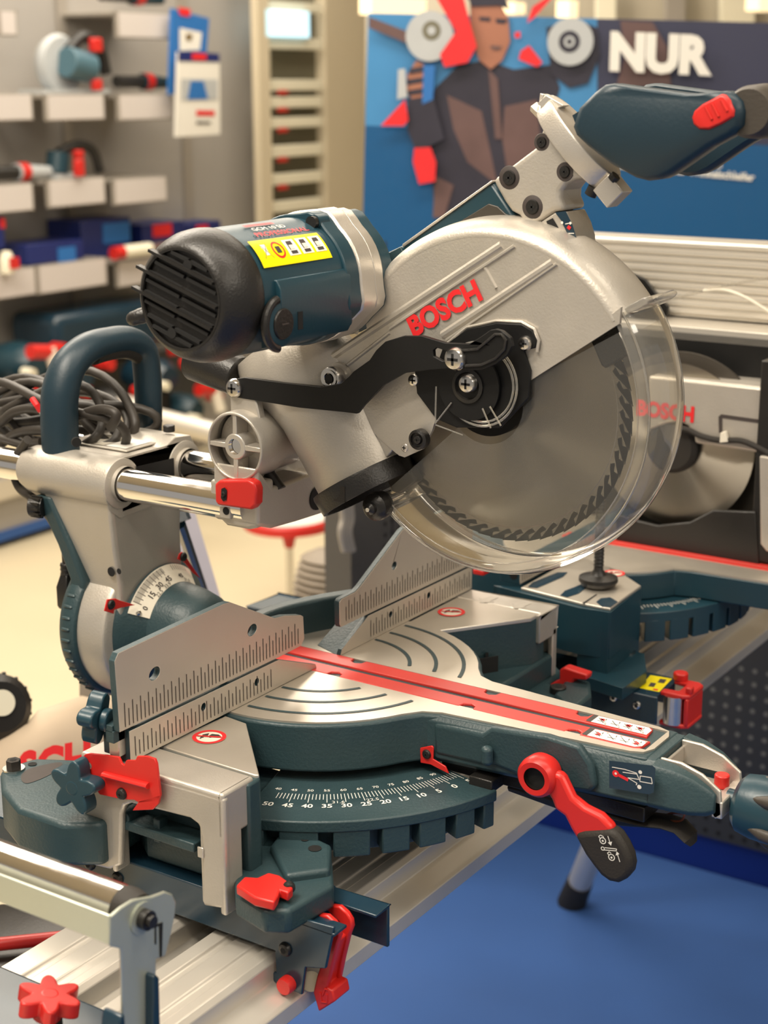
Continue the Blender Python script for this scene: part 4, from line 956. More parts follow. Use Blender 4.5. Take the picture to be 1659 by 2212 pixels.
b = MB(); b.prism(TX([(832, 1030), (880, 1008), (900, 1040), (862, 1068), (845, 1062)], -.012), (.02, 0, 0), M['grip']); b.build('guard_block', saw, bevel=.0015)
# red slider and clip at the front of the guard
b = MB(); b.prism(TX([(1256, 551), (1280, 547), (1300, 556), (1314, 572), (1314, 583), (1302, 590), (1262, 566)], .010), (.018, 0, 0), M['red']); b.build('guard_latch', saw, bevel=.002)
b = MB(); b.prism(TX([(1330, 620), (1353, 630), (1350, 645), (1335, 632)], .012), (.01, 0, 0), M['red']); b.build('guard_catch', saw, bevel=.001)
# ================================================================ THE STAND UNDER THE SAW
bench = thing('saw_stand', 'long silver twin-rail saw stand running under the saws', 'stand', (0, 0, -.16))
def rail(name, y0, y1, parent):
    b = MB(); zt = -.121; w = y1-y0
    pr = [(y1, zt), (y1, zt-.040), (y0-.019, zt-.040), (y0-.019, zt-.027), (y0-.016, zt-.024), (y0-.003, zt-.021), (y0, zt-.018), (y0, zt-.004), (y0+.004, zt), (y0+.012, zt), (y0+.0135, zt-.0018), (y0+.020, zt-.0018), (y0+.0215, zt), (y0+.037, zt), (y0+.0385, zt-.0025), (y0+.044, zt-.0025), (y0+.0455, zt)]
    b.prism([Vector((-1.15, y, z)) for y, z in reversed(pr)], (2.2, 0, 0), M['rail']); return b.build(name, parent, bevel=.0008)
M['rail'] = mat('anodised_rail', (.66, .62, .55), .55, .38, .03, 14)
rail('front_rail', -.114, -.057, bench); rail('rear_rail', -.030, .035, bench)
b = MB(); b.b2((-1.1, -.060, -.155), (1.04, -.046, -.132), M['dark']); b.build('centre_channel', bench)
M['leg'] = mat('leg_tube', (.62, .60, .58), .6, .35)
for (fx, fy, tx, ty) in ((1.018, .269, .80, .0), (.95, -.62, .85, -.1), (-.9, .45, -.7, 0), (-.95, -.65, -.75, -.08)):
    b = MB(); f = Vector((fx, fy, FLOOR+.004)); t = Vector((tx, ty, -.155)); d_ = (t-f).normalized(); b.cyl(f+d_*.045, t, .0185, M['leg'], 24); lg = b.build('leg', bench)
    b = MB(); b.cyl(f, f+d_*.06, .0225, M['rub'], 24, r2=.020); b.build('leg_foot', lg, label='black rubber foot')
M['label'] = M['yel']
# mounting brackets
def bolt(parent, c, n, r, name='bolt', m=None): return screw(parent, c, n, r, m or M['blk'], name, .003, kind='hex')
mb1 = thing('mounting_bracket', 'dark blue mounting bracket with a red clamp lever, front left under the saw', 'bracket', (-.2, -.05, -.12), 'saw mounting brackets')
b = MB(); xa = -.2255
face = [(-.30, 0)]
pl = TX([(721, 2003), (703, 2093), (660, 2090), (652, 2150), (572, 2113), (582, 2100), (596, 2102), (594, 2054)], xa)
zb = pl[-1].z
left = [Vector((xa, y, z)) for y, z in [(.34, -.1145), (.34, -.0875), (-.10, -.0860), (-.1660, -.0815), (-.1587, -.1149), (-.1419, -.1194), (-.1383, -.1420), (-.1063, -.1396), (-.1106, -.1335), (-.1163, -.1323), (-.1159, -.1152)]]
b.prism(left, (.0028, 0, 0), M['tealg'])
b.b2((xa, -.130, -.0875), (-.172, .34, -.0855), M['tealg']); b.b2((xa, -.1665, -.0885), (-.2105, -.12, -.0862), M['tealg'])
b.b2((-.1755, -.176, -.118), (-.1725, .34, -.0862), M['tealg']); b.b2((-.190, -.176, -.0885), (-.1725, -.12, -.0862), M['tealg'])
b.b2((-.223, -.128, -.108), (-.175, -.120, -.09), M['tealg'])
b.build('channel', mb1, bevel=.0010)
for q in ((617, 2050), (255, 1897), (195, 1865)): bolt(mb1, P(*q, X=xa), -X_, .0052)
b = MB(); c = P(617, 2129, X=xa-.004); b.lathe([(0, -.003), (.0056, -.003), (.0062, -.001), (.0062, .010), (0, .010)], c, X_, M['red'], 24); b.build('release_button', mb1)
def hooklever(parent, pts_a, x0, off, tip, name='clamp_lever'):
    b = MB(); b.prism(TX(pts_a, x0), (.0045, 0, 0), M['red']); b.prism([p+X_*off for p in TX(pts_a, x0)], (.0045, 0, 0), M['red'])
    b.prism(TX(tip, x0), (off+.0045, 0, 0), M['red']); return b.build(name, parent, bevel=.0012)
lva = hooklever(mb1, [(676, 1984), (690, 1976), (706, 1978), (722, 1992), (732, 2008), (734, 2024), (728, 2040), (716, 2090), (706, 2140), (684, 2142), (700, 2080), (712, 2034), (704, 2010)], -.212, .0145, [(722, 2040), (706, 2100), (700, 2132), (718, 2140), (723, 2164), (688, 2186), (676, 2144), (684, 2110), (700, 2060), (708, 2030)])
b = MB(); b.cyl(P(716, 2012, X=-.216), P(716, 2012, X=-.192), .0042, M['blk'], 20); b.build('lever_axle', lva)
b = MB()
for q in (((692, 2144), (694, 2164)), ((694, 2164), (706, 2166)), ((706, 2166), (706, 2148)), ((697, 2150), (702, 2136)), ((702, 2136), (708, 2138))): b.cyl(P(*q[0], X=-.2122), P(*q[1], X=-.2122), .0008, M['red'], 6)
b.build('padlock_symbol', lva)
b = MB(); b.cyl(P(672, 2120, X=-.21), P(672, 2120, X=-.18), .007, M['steel'], 20); b.build('clamp_roller', mb1)
mb2 = thing('mounting_bracket', 'dark blue mounting bracket with a yellow sticker under the second saw', 'bracket', (.295, -.05, -.1), 'saw mounting brackets')
b = MB(); b.b2((.270, -.178, -.109), (.2728, .3, -.082), M['tealg']); b.b2((.270, -.176, -.084), (.326, .3, -.082), M['tealg']); b.b2((.3232, -.172, -.109), (.326, .3, -.082), M['tealg']); b.build('channel', mb2, bevel=.0009)
for q in ((1327, 1506), (1377, 1523)): bolt(mb2, P(*q, X=.270), -X_, .0042, m=M['steel'])
b = MB(); z = -.0818
b.face(TZ([(1381, 1486), (1405, 1458), (1452, 1466), (1424, 1495)], z), M['yel']); z += .0002
for q in ([(1400, 1482), (1412, 1484), (1418, 1476), (1406, 1474)], [(1420, 1474), (1434, 1476), (1440, 1468), (1426, 1466)]): b.face(TZ(q, z), M['tick'])
for q in ([(1410, 1490), (1420, 1492), (1422, 1489), (1412, 1487)],): b.face(TZ(q, z), M['redp'])
b.build('warning_label', mb2)
b = MB(); c0 = Vector((.300, -.183, -.084))
b.b2((.282, -.203, -.110), (.318, -.1985, -.083), M['red'])
for zz3 in (-.0835, -.1125): b.prism([Vector((x, y, zz3)) for x, y in [(.280, -.176), (.280, -.198), (.285, -.204), (.316, -.204), (.321, -.198), (.321, -.176), (.312, -.176), (.310, -.190), (.291, -.190), (.289, -.176)]], (0, 0, .0045), M['red']); b.b2((.286, -.204, -.080), (.294, -.198, -.073), M['red']); b.cyl((.318, -.180, -.08), (.318, -.180, -.072), .007, M['red'], 16)
lv2 = b.build('clamp_lever', mb2, bevel=.0015)
b = MB(); b.cyl((.286, -.188, -.109), (.286, -.188, -.082), .010, M['steel'], 24); b.build('clamp_roller', mb2)
# ---------------------------------------------------------------- work support with roller (front left)
ws = thing('roller_support', 'silver roller work support with a red star knob at the left front of the stand', 'roller support', (-.42, -.08, -.12))
b = MB(); xr_ = -.398; a_ = P(285, 1946, X=xr_)
ro = Vector((xr_, a_.y+.006, a_.z-.006)); b.cyl(ro, ro+Y_*.36, .0125, M['chrome'], 40); rolr = b.build('roller', ws)
b = MB(); b.lathe([(0, .003), (.008, .003), (.0126, .001), (.0128, -.004), (.0110, -.012), (0, -.012)], ro, Y_, M['rub'], 40); b.build('roller_cap', rolr)
yp = ro.y-.015
b = MB()
pltp = TY([(236, 1982), (262, 1960), (288, 1944), (308, 1940), (330, 1936), (357, 1926), (373, 1932), (381, 1948), (379, 1975), (372, 2010), (358, 2066), (338, 2072), (337, 2212), (334, 2330), (270, 2330), (262, 2050), (238, 2045)], yp)
b.prism(pltp, (0, .0022, 0), M['zinc'])
pz0, pz1 = pltp[0].z, pltp[-1].z; px_ = pltp[0].x
b.prism([Vector((px_, yp, pz0+.001)), Vector((px_, yp, pz1)), Vector((px_, yp+.36, pz1)), Vector((px_, yp+.36, pz0+.001))], (.002, 0, 0), M['zinc'])
pltx = b.build('roller_frame', ws, bevel=.0010)
b = MB(); b.face(TY([(335, 1998), (352, 1992), (350, 2066), (346, 2070), (344, 2000), (338, 2003), (338, 2040), (335, 2040)], yp-.0004), M['dark']); b.build('frame_slot', pltx)
bb = P(306, 1983, Y=yp); b = MB(); b.lathe([(0, .001), (.0095, .001), (.0095, .0)], bb, -Y_, M['zinc'], 30); b.cyl(bb-Y_*.001, bb-Y_*.006, .0058, M['blk'], 24); b.cyl(bb-Y_*.006, bb-Y_*.009, .0036, M['blk'], 20); b.build('frame_bolt', ws)
b = MB()
b.prism(TY([(258, 2212), (262, 2195), (270, 2190), (280, 2330), (250, 2330)], yp-.004), (0, .014, 0), M['tealg'])
b.build('height_sleeve', ws, bevel=.0012)
b = MB()
b.prism(TY([(331, 2110), (337, 2105), (345, 2112), (350, 2330), (331, 2330)], yp-.006), (0, .016, 0), M['tealg'])
b.build('height_sleeve', ws, bevel=.0012)
kc = P(108, 2145, Z=-.075)
b = MB(); b.b2((kc.x-.035, kc.y-.03, kc.z-.055), (kc.x+.04, kc.y+.22, kc.z-.030), M['tealg']); b.b2((kc.x-.02, kc.y-.065, kc.z-.055), (kc.x+.045, kc.y-.02, kc.z-.034), M['tealg']); b.build('support_arm', ws, bevel=.003)
star(kc, Vector((.1, -.15, 1)), .0205, .0115, .011, M['red'], 'star_knob', ws, 6, .3)
b = MB(); b.cyl(kc-Z_*.03, kc-Z_*.010, .0065, M['rub'], 16); b.build('knob_stem', ws)
# dark round tool base low on the left, behind the support
o = thing('round_tool_base', 'dark round machine base with a red part, low at the left behind the roller support', 'power tool', P(40, 2060, Z=-.30))
c = P(30, 2075, Z=-.30); b = MB(); b.lathe([(0, .02), (.055, .02), (.085, .012), (.095, -.005), (.09, -.03), (0, -.03)], c, Z_, M['blk'], 40); b.b2((c.x-.02, c.y-.14, c.z-.045), (c.x+.09, c.y+.12, c.z-.03), M['tealg']); b.build('body', o)
b = MB(); b.cyl(c+Vector((-.05, .02, .03)), c+Vector((.02, -.05, .03)), .006, M['red'], 16); b.build('handle', o)
b = MB(); b.b2((c.x-.05, c.y-.05, FLOOR), (c.x+.05, c.y+.05, c.z-.046), M['rub']); b.build('pedestal', o, bevel=.01)
# ---------------------------------------------------------------- cable coil on the rods, plug hanging down
cb = thing('power_cable', 'black power cable coiled and tied behind the carrying handle, plug hanging down', 'cable', P(100, 960, X=-.03))
b = MB(); random.seed(3); cx0 = P(110, 925, X=-.0)
for k in range(9):
    ry = .075+random.uniform(-.02, .022); rz = .022+random.uniform(-.008, .010); ph = random.uniform(0, 6.28); off = Vector((random.uniform(-.03, .035), random.uniform(-.02, .03), random.uniform(-.012, .012)))
    tl = random.uniform(-.25, .25)
    pth = []
    for i in range(36):
        t = 2*math.pi*i/36; y = ry*math.cos(t); z = rz*math.sin(t)*(1+.35*math.sin(2*t+ph)); x = .012*math.sin(t*2+ph)
        pth.append(cx0+off+Vector((x+tl*z, y, z+tl*.22*y)))
    b.tube(pth, .0041, M['cord'], 10, closed=True)
b.tube(bez([P(60, 950, X=-.06), P(30, 1000, X=-.05), P(40, 1050, X=-.05), P(75, 1080, X=-.055), P(110, 1120, X=-.04), P(140, 1180, X=-.02)], 6), .0041, M['cord'], 10)
for pts in ([(0, 915), (30, 890), (70, 882), (110, 890), (150, 900)], [(0, 960), (40, 935), (90, 930), (150, 940)], [(0, 1000), (20, 1000), (50, 990), (60, 960), (90, 955)], [(85, 880), (110, 860), (135, 845)], [(150, 905), (210, 885), (245, 890), (250, 905), (238, 925)]):
    b.tube(bez([P(x, y, X=-.03) for x, y in pts], 6), .0043, M['cord'], 10)
b.build('cable', cb, ang=60)
b = MB(); q = [P(70, 862, X=-.036), P(80, 876, X=-.038), P(88, 888, X=-.036), P(92, 896, X=-.03)]; b.tube(q, .0022, M['white'], 8); b.tube(q[:3], .0028, M['redp'], 8); b.build('cable_tie', cb, label='red and white cable tie')
b = MB(); p0 = P(144, 1215, X=-.02); b.tube([p0, p0-Z_*.012], .006, M['blk'], 12)
for k in range(3): b.lathe([(.0055, 0), (.0068, .0012), (.0055, .0024)], p0-Z_*(.001+.004*k), -Z_, M['blk'], 16)
b.loft([[p0-Z_*h+Vector((w*math.cos(t), w*.8*math.sin(t), 0)) for t in [math.pi/4+math.pi/2*i for i in range(4)]] for h, w in ((.010, .007), (.022, .012), (.040, .012), (.043, .010))], M['blk']); pg = b.build('plug', cb, bevel=.001)
b = MB(); b.cyl(p0-Z_*.043+Vector((-.003, 0, 0)), p0-Z_*.062+Vector((-.003, 0, 0)), .0022, M['steel'], 12); b.cyl(p0-Z_*.043+Vector((.006, .003, 0)), p0-Z_*.062+Vector((.006, .003, 0)), .0022, M['steel'], 12); b.build('plug_pin', pg)
b = MB(); b.tube(bez([p0+Vector((0, 0, 0)), p0+Z_*.03, p0+Vector((.02, .02, .07)), P(140, 1180, X=-.02)], 5), .0041, M['cord'], 10); b.build('cable_end', cb)

# ================================================================ SECOND SAW, TO THE RIGHT
s2 = thing('combination_saw', 'second petrol and silver saw with an aluminium table on top, partly behind the blade guard', 'combination saw', (.42, -.05, -.08))
b = MB(); zt = -.006
topp = TZ([(1125, 1269), (1212, 1221), (1262, 1205), (1333, 1231), (1385, 1265), (1343, 1295), (1318, 1314), (1259, 1303)], zt)
b.prism(topp, (0, 0, -.003), M['alub'], M['mach'])
sp = b.build('side_table', s2, bevel=.0008)
b = MB(); tp2 = [p-Z_*.003 for p in TZ([(1066, 1258), (1125, 1262), (1212, 1221), (1262, 1205), (1333, 1231), (1386, 1265), (1345, 1296), (1320, 1316), (1250, 1306)], zt)]
b.prism(tp2, (0, 0, -.046), M['tealm'])
c = P(1300, 1330, Z=-.03); b.prism([p-Z_*.003 for p in TZ([(1250, 1304), (1316, 1316), (1345, 1296), (1386, 1264), (1350, 1245)], zt)], (0, 0, -.076), M['tealm'])
ft2 = TZ([(1245, 1455), (1262, 1440), (1330, 1395), (1392, 1412), (1397, 1450), (1345, 1487)], -.0695); b.prism(ft2, (0, 0, -.0115), M['tealm'])
b.b2((.33, -.02, -.08), (.62, .16, -.01), M['tealm'])
sb2 = b.build('base', s2, bevel=.002)
b = MB(); q = P(1352, 1408, Z=-.0692); b.lathe([(0, .0008), (.0095, .0008), (.0095, 0)], q, Z_, M['steel'], 24); b.cyl(q, q+Z_*.005, .0060, M['steel'], 6); b.build('foot_bolt', s2)
b = MB()
for pts in ([(1140, 1268), (1150, 1258), (1205, 1236), (1226, 1236), (1216, 1246), (1160, 1270)], [(1210, 1286), (1220, 1276), (1256, 1262), (1268, 1268), (1250, 1282), (1225, 1290)], [(1288, 1300), (1298, 1292), (1318, 1290), (1335, 1300), (1318, 1312), (1300, 1310)]): b.face(TZ(pts, zt+.0004), M['tealg'])
b.face(TZ([(1257, 1303), (1288, 1283), (1290, 1284), (1262, 1304)], zt+.0004), M['dark'])
b.build('table_slot', sp)
nohand(P(1327, 1239, Z=zt), .0105, sp, Vector((.9, -.44, 0)).normalized())
yF = P(1125, 1262, Z=zt).y
b = MB(); fpts = [Vector((P(1123, 1262, Y=yF).x, yF, zt)), Vector((P(1123, 1236, Y=yF).x, yF, P(1123, 1236, Y=yF).z)), Vector((.56, yF, P(1123, 1236, Y=yF).z)), Vector((.56, yF, zt))]
b.prism(fpts, (0, .022, 0), M['tealm'], M['fence'])
xx0 = fpts[0].x
for k in range(46): b.face([Vector((xx0+.004+.0045*k+d_, yF-.0003, zt+h)) for d_, h in ((0, .003), (.0008, .003), (.0008, .009 if k % 2 else .014), (0, .009 if k % 2 else .014))], M['tick'])
fe = b.build('fence', s2, bevel=.0006)
b = MB(); q = P(1109, 1242, X=xx0-.0006); b.face(circ(q, .0045, -X_, 18), M['dark']); b.build('bore', fe)
# clamp foot and rod
b = MB(); q = P(1292, 1262, Z=zt+.002); b.lathe([(0, 0), (.0165, 0), (.0190, .004), (.0185, .0075), (.008, .010), (.0045, .015), (.0045, .12), (0, .12)], q, Z_, M['blk'], 36)
for k in range(26): b.lathe([(.0045, 0), (.0050, .0013), (.0045, .0026)], q+Z_*(.018+.0036*k), Z_, M['blk'], 14)
b.build('hold_down_clamp', s2)
# turntable of the second saw
def fitc(pts, z):
    q = TZ(pts, z); return q
arc2 = fitc([(1345, 1229), (1409, 1234), (1477, 1226), (1526, 1216)], zt)
b = MB(); c2 = Vector((.472, -.028, zt)); R2 = .122
q_ = TZ([(1409, 1234), (1477, 1226)], zt); R2 = (q_[0]-c2).length
def pol2(r, deg, z): a = math.radians(deg); return Vector((c2.x-r*math.sin(a), c2.y-r*math.cos(a), z))
disc2 = [pol2(R2, d, zt) for d in range(28, 333, 5)]+[Vector((c2.x+R2*.42, c2.y-R2*1.05, zt)), Vector((c2.x+R2*.36, c2.y-.30, zt)), Vector((c2.x-R2*.36, c2.y-.30, zt)), Vector((c2.x-R2*.42, c2.y-R2*1.05, zt))]
b.prism(disc2, (0, 0, -.002), M['mach']); td = b.build('table_plate', s2)
b = MB(); b.prism([Vector((c2.x+(p.x-c2.x)*1.03, c2.y+(p.y-c2.y)*1.02, zt-.002)) for p in disc2], (0, 0, -.026), M['tealm']); b.build('turntable', s2, bevel=.001)
b = MB(); b.b2((c2.x-.009, c2.y+.05, zt-.001), (c2.x-.0015, c2.y-.29, zt+.0007), M['redm']); b.b2((c2.x+.0015, c2.y+.05, zt-.001), (c2.x+.009, c2.y-.29, zt+.0007), M['redm']); b.build('red_insert', td)
b = MB(); rz0, rz1 = zt-.029, zt-.063; r_o = (P(1485, 1316, Z=rz0)-Vector((c2.x, c2.y, rz0))).length
ringp = [pol2(r_o, d, rz0) for d in range(-20, 76, 4)]+[pol2(R2*.8, d, rz0) for d in range(72, -21, -4)]
b.prism(ringp, (0, 0, -.010), M['tealm'])
for d0 in range(-18, 72, 10): 
    rp2 = [pol2(r_o, d0+k, rz0-.008) for k in (0, 2, 4, 6, 8)]+[pol2(r_o-.012, d0+k, rz0-.008) for k in (8, 6, 4, 2, 0)]; b.prism(rp2, (0, 0, -.022), M['tealm'])
rg = b.build('scale_ring', s2, bevel=.0008)
b = MB()
for k in range(40):
    dg = -8+k*1.6; p0 = pol2(r_o-.024, dg, rz0+.0003); p1 = pol2(r_o-.012 if k % 4 == 0 else r_o-.017, dg, rz0+.0003); n = Z_.cross((p1-p0).normalized())*.0004; b.face([p0-n, p1-n, p1+n, p0+n], M['white'])
b.build('mitre_scale', rg)
# head of the second saw
xh2 = .50
b = MB(); b2c = P(1457, 961, X=xh2); rb2 = (P(1465, 1135, X=xh2)-b2c).length*1.0; rt2 = (P(1469, 764, X=xh2)-b2c).length
b.lathe([(0, 0), (rb2, 0), (rb2, .002), (0, .002)], b2c, X_, M['blade'], 72); lo2 = b.build('saw_blade', None)
for v in lo2.data.vertices: v.co = v.co-b2c*S
lo2.parent = s2; lo2.location = (b2c-Vector(s2['_base']))*S
b = MB()
tt2 = [b2c+Vector((.012, rt2*math.cos(a), rt2*math.sin(a))) for a in [math.radians(20+140*i/28) for i in range(29)]]; b.prism(tt2, (.004, 0, 0), M['grip']); b.build('upper_blade_cover', s2)
b = MB(); b.lathe([(0, -.012), (.0235, -.012), (.0280, -.008), (.0285, .0), (0, 0)], b2c, X_, M['rub'], 40); b.lathe([(0, -.0125), (.006, -.0125)], b2c, X_, M['dark'], 20); b.build('blade_flange', s2)
b = MB(); b.prism(TX([(1400, 812), (1659, 838), (1760, 850), (1760, 1020), (1659, 983), (1632, 978), (1500, 958), (1498, 940), (1485, 920), (1465, 912), (1440, 915), (1400, 930)], xh2-.016), (.05, 0, 0), M['alu']); ah = b.build('head_arm', s2, bevel=.003)
b = MB(); b.prism(TX([(1552, 900), (1558, 895), (1680, 912), (1680, 920), (1560, 903), (1560, 935), (1553, 935)], xh2-.0166), (.001, 0, 0), M['tick']); b.build('panel_seam', ah)
b = MB(); A_ = P(1376, 880, X=xh2-.017); B_ = P(1499, 896, X=xh2-.017); xd = (B_-A_).normalized(); yd = Vector((0, -xd.z, xd.y)); yd = yd if yd.z > 0 else -yd; put_text(b, 'BOSCH', (A_+B_)/2, xd, yd, .0172, M['redp'], .045, width=(B_-A_).length); b.build('lettering', ah, label='red BOSCH lettering')
b = MB(); b.tube(bez(TX([(1462, 925), (1485, 928), (1515, 942), (1555, 951), (1600, 952), (1640, 968), (1680, 990), (1740, 1020)], xh2-.020), 6), .0030, M['rub'], 10); b.build('cable', s2)
b = MB(); b.prism(TX([(1556, 935), (1566, 932), (1572, 955), (1554, 957)], xh2-.024), (.006, 0, 0), M['cream']); b.build('cable_clip', s2, bevel=.0006)
b = MB(); b.prism(TX([(1400, 960), (1632, 985), (1632, 1105), (1400, 1110)], xh2+.02), (.004, 0, 0), M['grip']); b.build('inner_guard', s2)
b = MB(); b.prism(TX([(1330, 1110), (1380, 1125), (1420, 1135), (1490, 1128), (1540, 1102), (1632, 1105), (1640, 1225), (1330, 1175)], xh2-.022), (.004, 0, 0), M['blk']); b.b2((xh2-.02, P(1636, 1100, X=xh2).y-.05, -.004), (xh2+.01, P(1632, 1100, X=xh2).y-.004, .20), M['blk']); b.prism(TX([(1640, 985), (1760, 1000), (1760, 1210), (1655, 1192), (1642, 1175)], xh2-.026), (.03, 0, 0), M['alu']); b.build('lower_guard', s2, bevel=.0015)
b = MB(); b.prism(TX([(1380, 740), (1760, 770), (1760, 870), (1380, 830)], xh2+.05), (.05, 0, 0), M['blkm']); b.b2((xh2+.03, -.35, .16), (xh2+.16, .12, .205), M['blkm']); b.b2((xh2+.06, -.12, -.01), (xh2+.16, .16, .16), M['blkm']); b.build('motor_housing', s2)  # solid black blocks added for the dark gap between arm and rip fence
# aluminium table and rip fence on top
b = MB(); xf = .635
def zat(py, x, px=1600): return P(px, py, X=x).z
y0_, y1_ = -.42, P(1240, 600, X=xf).y+.10
zz0, zz1 = zat(693, xf), zat(527, xf); nr = 9; prof = []
for k in range(nr):
    za = zz1-(zz1-zz0)*k/nr; zb_ = zz1-(zz1-zz0)*(k+1)/nr; dz = za-zb_
    prof += [(xf, za), (xf-.0035, za-dz*.25), (xf-.0035, za-dz*.55), (xf, za-dz*.8)]
prof += [(xf, zz0), (xf+.05, zz0), (xf+.05, zz1)]
b.prism([Vector((x, y0_, z)) for x, z in prof], (0, y1_-y0_, 0), M['rail']); b.build('rip_fence', s2, smooth=False)
b = MB(); xt = .575; zt0 = zat(716, xt); zt1 = zat(736, xt); zt2 = zat(742, xt); zt3 = zat(754, xt)
b.prism([Vector((x, y0_, z)) for x, z in [(xt+.4, zt0), (xt, zt0), (xt, zt1), (xt+.004, zt1), (xt+.004, zt2), (xt-.001, zt2), (xt-.001, zt3), (xt+.4, zt3)]], (0, y1_-y0_, 0), M['rail']); b.build('saw_table', s2, bevel=.0008)
b = MB(); xg = .60
b.prism(TX([(1300, 588), (1336, 588), (1349, 596), (1372, 606), (1400, 640), (1428, 672), (1420, 692), (1300, 692)], xg), (.005, 0, 0), M['blk']); b.prism(TX([(1336, 588), (1349, 586), (1370, 592), (1394, 603), (1422, 640), (1443, 662), (1442, 682), (1425, 692), (1400, 660)], xg+.016), (.005, 0, 0), M['blk'])
b.build('riving_guard', s2, bevel=.0008)
b = MB(); b.tube(bez(TX([(1400, 650), (1440, 648), (1520, 628), (1600, 610), (1700, 595)], xg-.004), 6), .0014, M['clrim'], 8); b.tube(bez(TX([(1520, 628), (1560, 626), (1600, 638), (1640, 660), (1700, 700)], xg-.004), 6), .0018, M['cream'], 8); b.build('guard_edge', s2)
# ================================================================ THE SHOP AROUND
M['floorb'] = mat('beige_floor', (.60, .52, .36), 0, .45, .03, 3)
M['blue'] = mat('blue_carpet', (.028, .092, .30), 0, .8, .10, 6, .3)
M['gdot'] = mat('panel_dot', (.16, .16, .15), 0, .6)
M['gond'] = mat('dark_panel', (.045, .046, .048), .2, .45, .05, 8)
M['gblue'] = mat('blue_plinth', (.004, .022, .20), 0, .4, .05, 5)
M['wallb'] = mat('shelf_wall', (.34, .32, .295), 0, .7, .04, 3)
M['wallw'] = mat('cream_wall', (.62, .54, .39), 0, .6, .03, 3)
M['shelf'] = mat('shelf_metal', (.34, .31, .27), .2, .5)
M['tagw'] = mat('price_card', (.56, .52, .50), 0, .5)
M['navy'] = mat('navy_carton', (.010, .020, .13), 0, .4)
M['posn'] = mat('poster_navy', (.002, .075, .21), 0, .42)
M['possky'] = mat('poster_sky', (.05, .22, .46), 0, .42, .25, 3)
M['posg'] = mat('poster_slate', (.035, .038, .075), 0, .42)
M['cloth'] = mat('printed_dark_cloth', (.022, .020, .035), 0, .5, .3, 10)
M['clothb'] = mat('printed_brown_cloth', (.115, .065, .062), 0, .5, .3, 10)
M['skin'] = mat('printed_skin', (.34, .14, .085), 0, .5, .15, 14)
M['pgrey'] = mat('printed_grey', (.42, .44, .45), 0, .5, .1, 12)
M['pblue'] = mat('printed_blue', (.02, .14, .42), 0, .5)
M['lamp'] = mat('warm_lamp', (1, .80, .48), 0, .5, emis=1.0)
M['screen'] = mat('lit_screen', (.55, .85, 1), 0, .5, emis=.9)
M['wlite'] = mat('white_shelf', (.80, .76, .60), 0, .5)
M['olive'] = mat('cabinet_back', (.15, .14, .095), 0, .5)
fl = MB().box((1.2, 1.2, FLOOR-.01), (9, 9, .02), M['floorb']).build('floor', None, smooth=False); struct(fl)
b = MB(); b.prism([Vector((x, y, FLOOR+.003)) for x, y in ((-1.6, -2.2), (1.232, -2.2), (1.232, .66), (-1.6, .62))], (0, 0, -.0035), M['blue']); tag(b.build('carpet', None), 'bright blue floor covering under the saw stand', 'carpet')
ce = MB().box((1.2, 1.2, CEIL+.05), (9, 9, .04), M['wallw']).build('ceiling', None, smooth=False); struct(ce)
# blue and dark gondola under the second saw
g1 = thing('display_plinth', 'dark perforated display plinth with a bright blue base, right rear', 'plinth', (1.5, 0, FLOOR))
zg0 = P(1512, 1801, X=1.23).z
b = MB(); b.b2((1.235, -2.0, FLOOR+.0), (1.6, .60, zg0), M['gblue']); b.build('base_panel', g1)
b = MB(); b.b2((1.225, -2.0, zg0), (1.6, .60, -.22), M['gond']); gpn = b.build('perforated_panel', g1)
b = MB()
for iy in range(26):
    for iz in range(14): 
        y = .40-.022*iy; z = zg0+.012+.022*iz; b.face(circ(Vector((1.2245, y, z)), .0042, -X_, 8), M['dark' if iz < 2 else 'gdot'] if 'gdot' in M else M['shelf'])
b.build('perforation', gpn)
b = MB(); b.b2((1.2, -2.0, -.225), (1.62, .62, -.20), M['rail']); b.build('table_top', g1)
# ---------------------------------------------------------------- poster
po = D(1200, 300, 2.9); hd2 = YAW-math.radians(11.5)   # the poster's own direction, nearly square to the viewer
pn = Vector((math.cos(hd2), math.sin(hd2), 0)); pn = Vector((math.cos(YAW-math.radians(-0)), math.sin(YAW), 0))
a_ = YAW-math.pi/2+math.radians(-11.0); pdir = Vector((math.cos(a_), math.sin(a_), 0)); pn = Vector((-pdir.y, pdir.x, 0))
def PP(px, py, k=0.): return PV(px, py, po-pn*k, pn)
def PPs(pts, k): return [PP(x, y, k) for x, y in pts]
ps = thing('poster_stand', 'large blue advertising poster of a worker holding an angle grinder, NUR in white', 'poster', PP(1200, 520))
b = MB(); b.prism(PPs([(795, 28), (1700, 50), (1700, 640), (780, 620)], 0), pn*.02, M['posg']); b.face(PPs([(795, 28), (1290, 40), (1290, 300), (789, 271)], .001), M['possky']); b.face(PPs([(789, 271), (1700, 316), (1700, 640), (780, 620)], .0015), M['posn']); board = b.build('board', ps)
def pf(name, polys, lab=None, k0=.002):
    b = MB()
    for i, (pts, m) in enumerate(polys): b.face(PPs(pts, k0+.0006*i), m)
    o = b.build(name, ps, smooth=False)
    if lab: o['label'] = lab
    return o
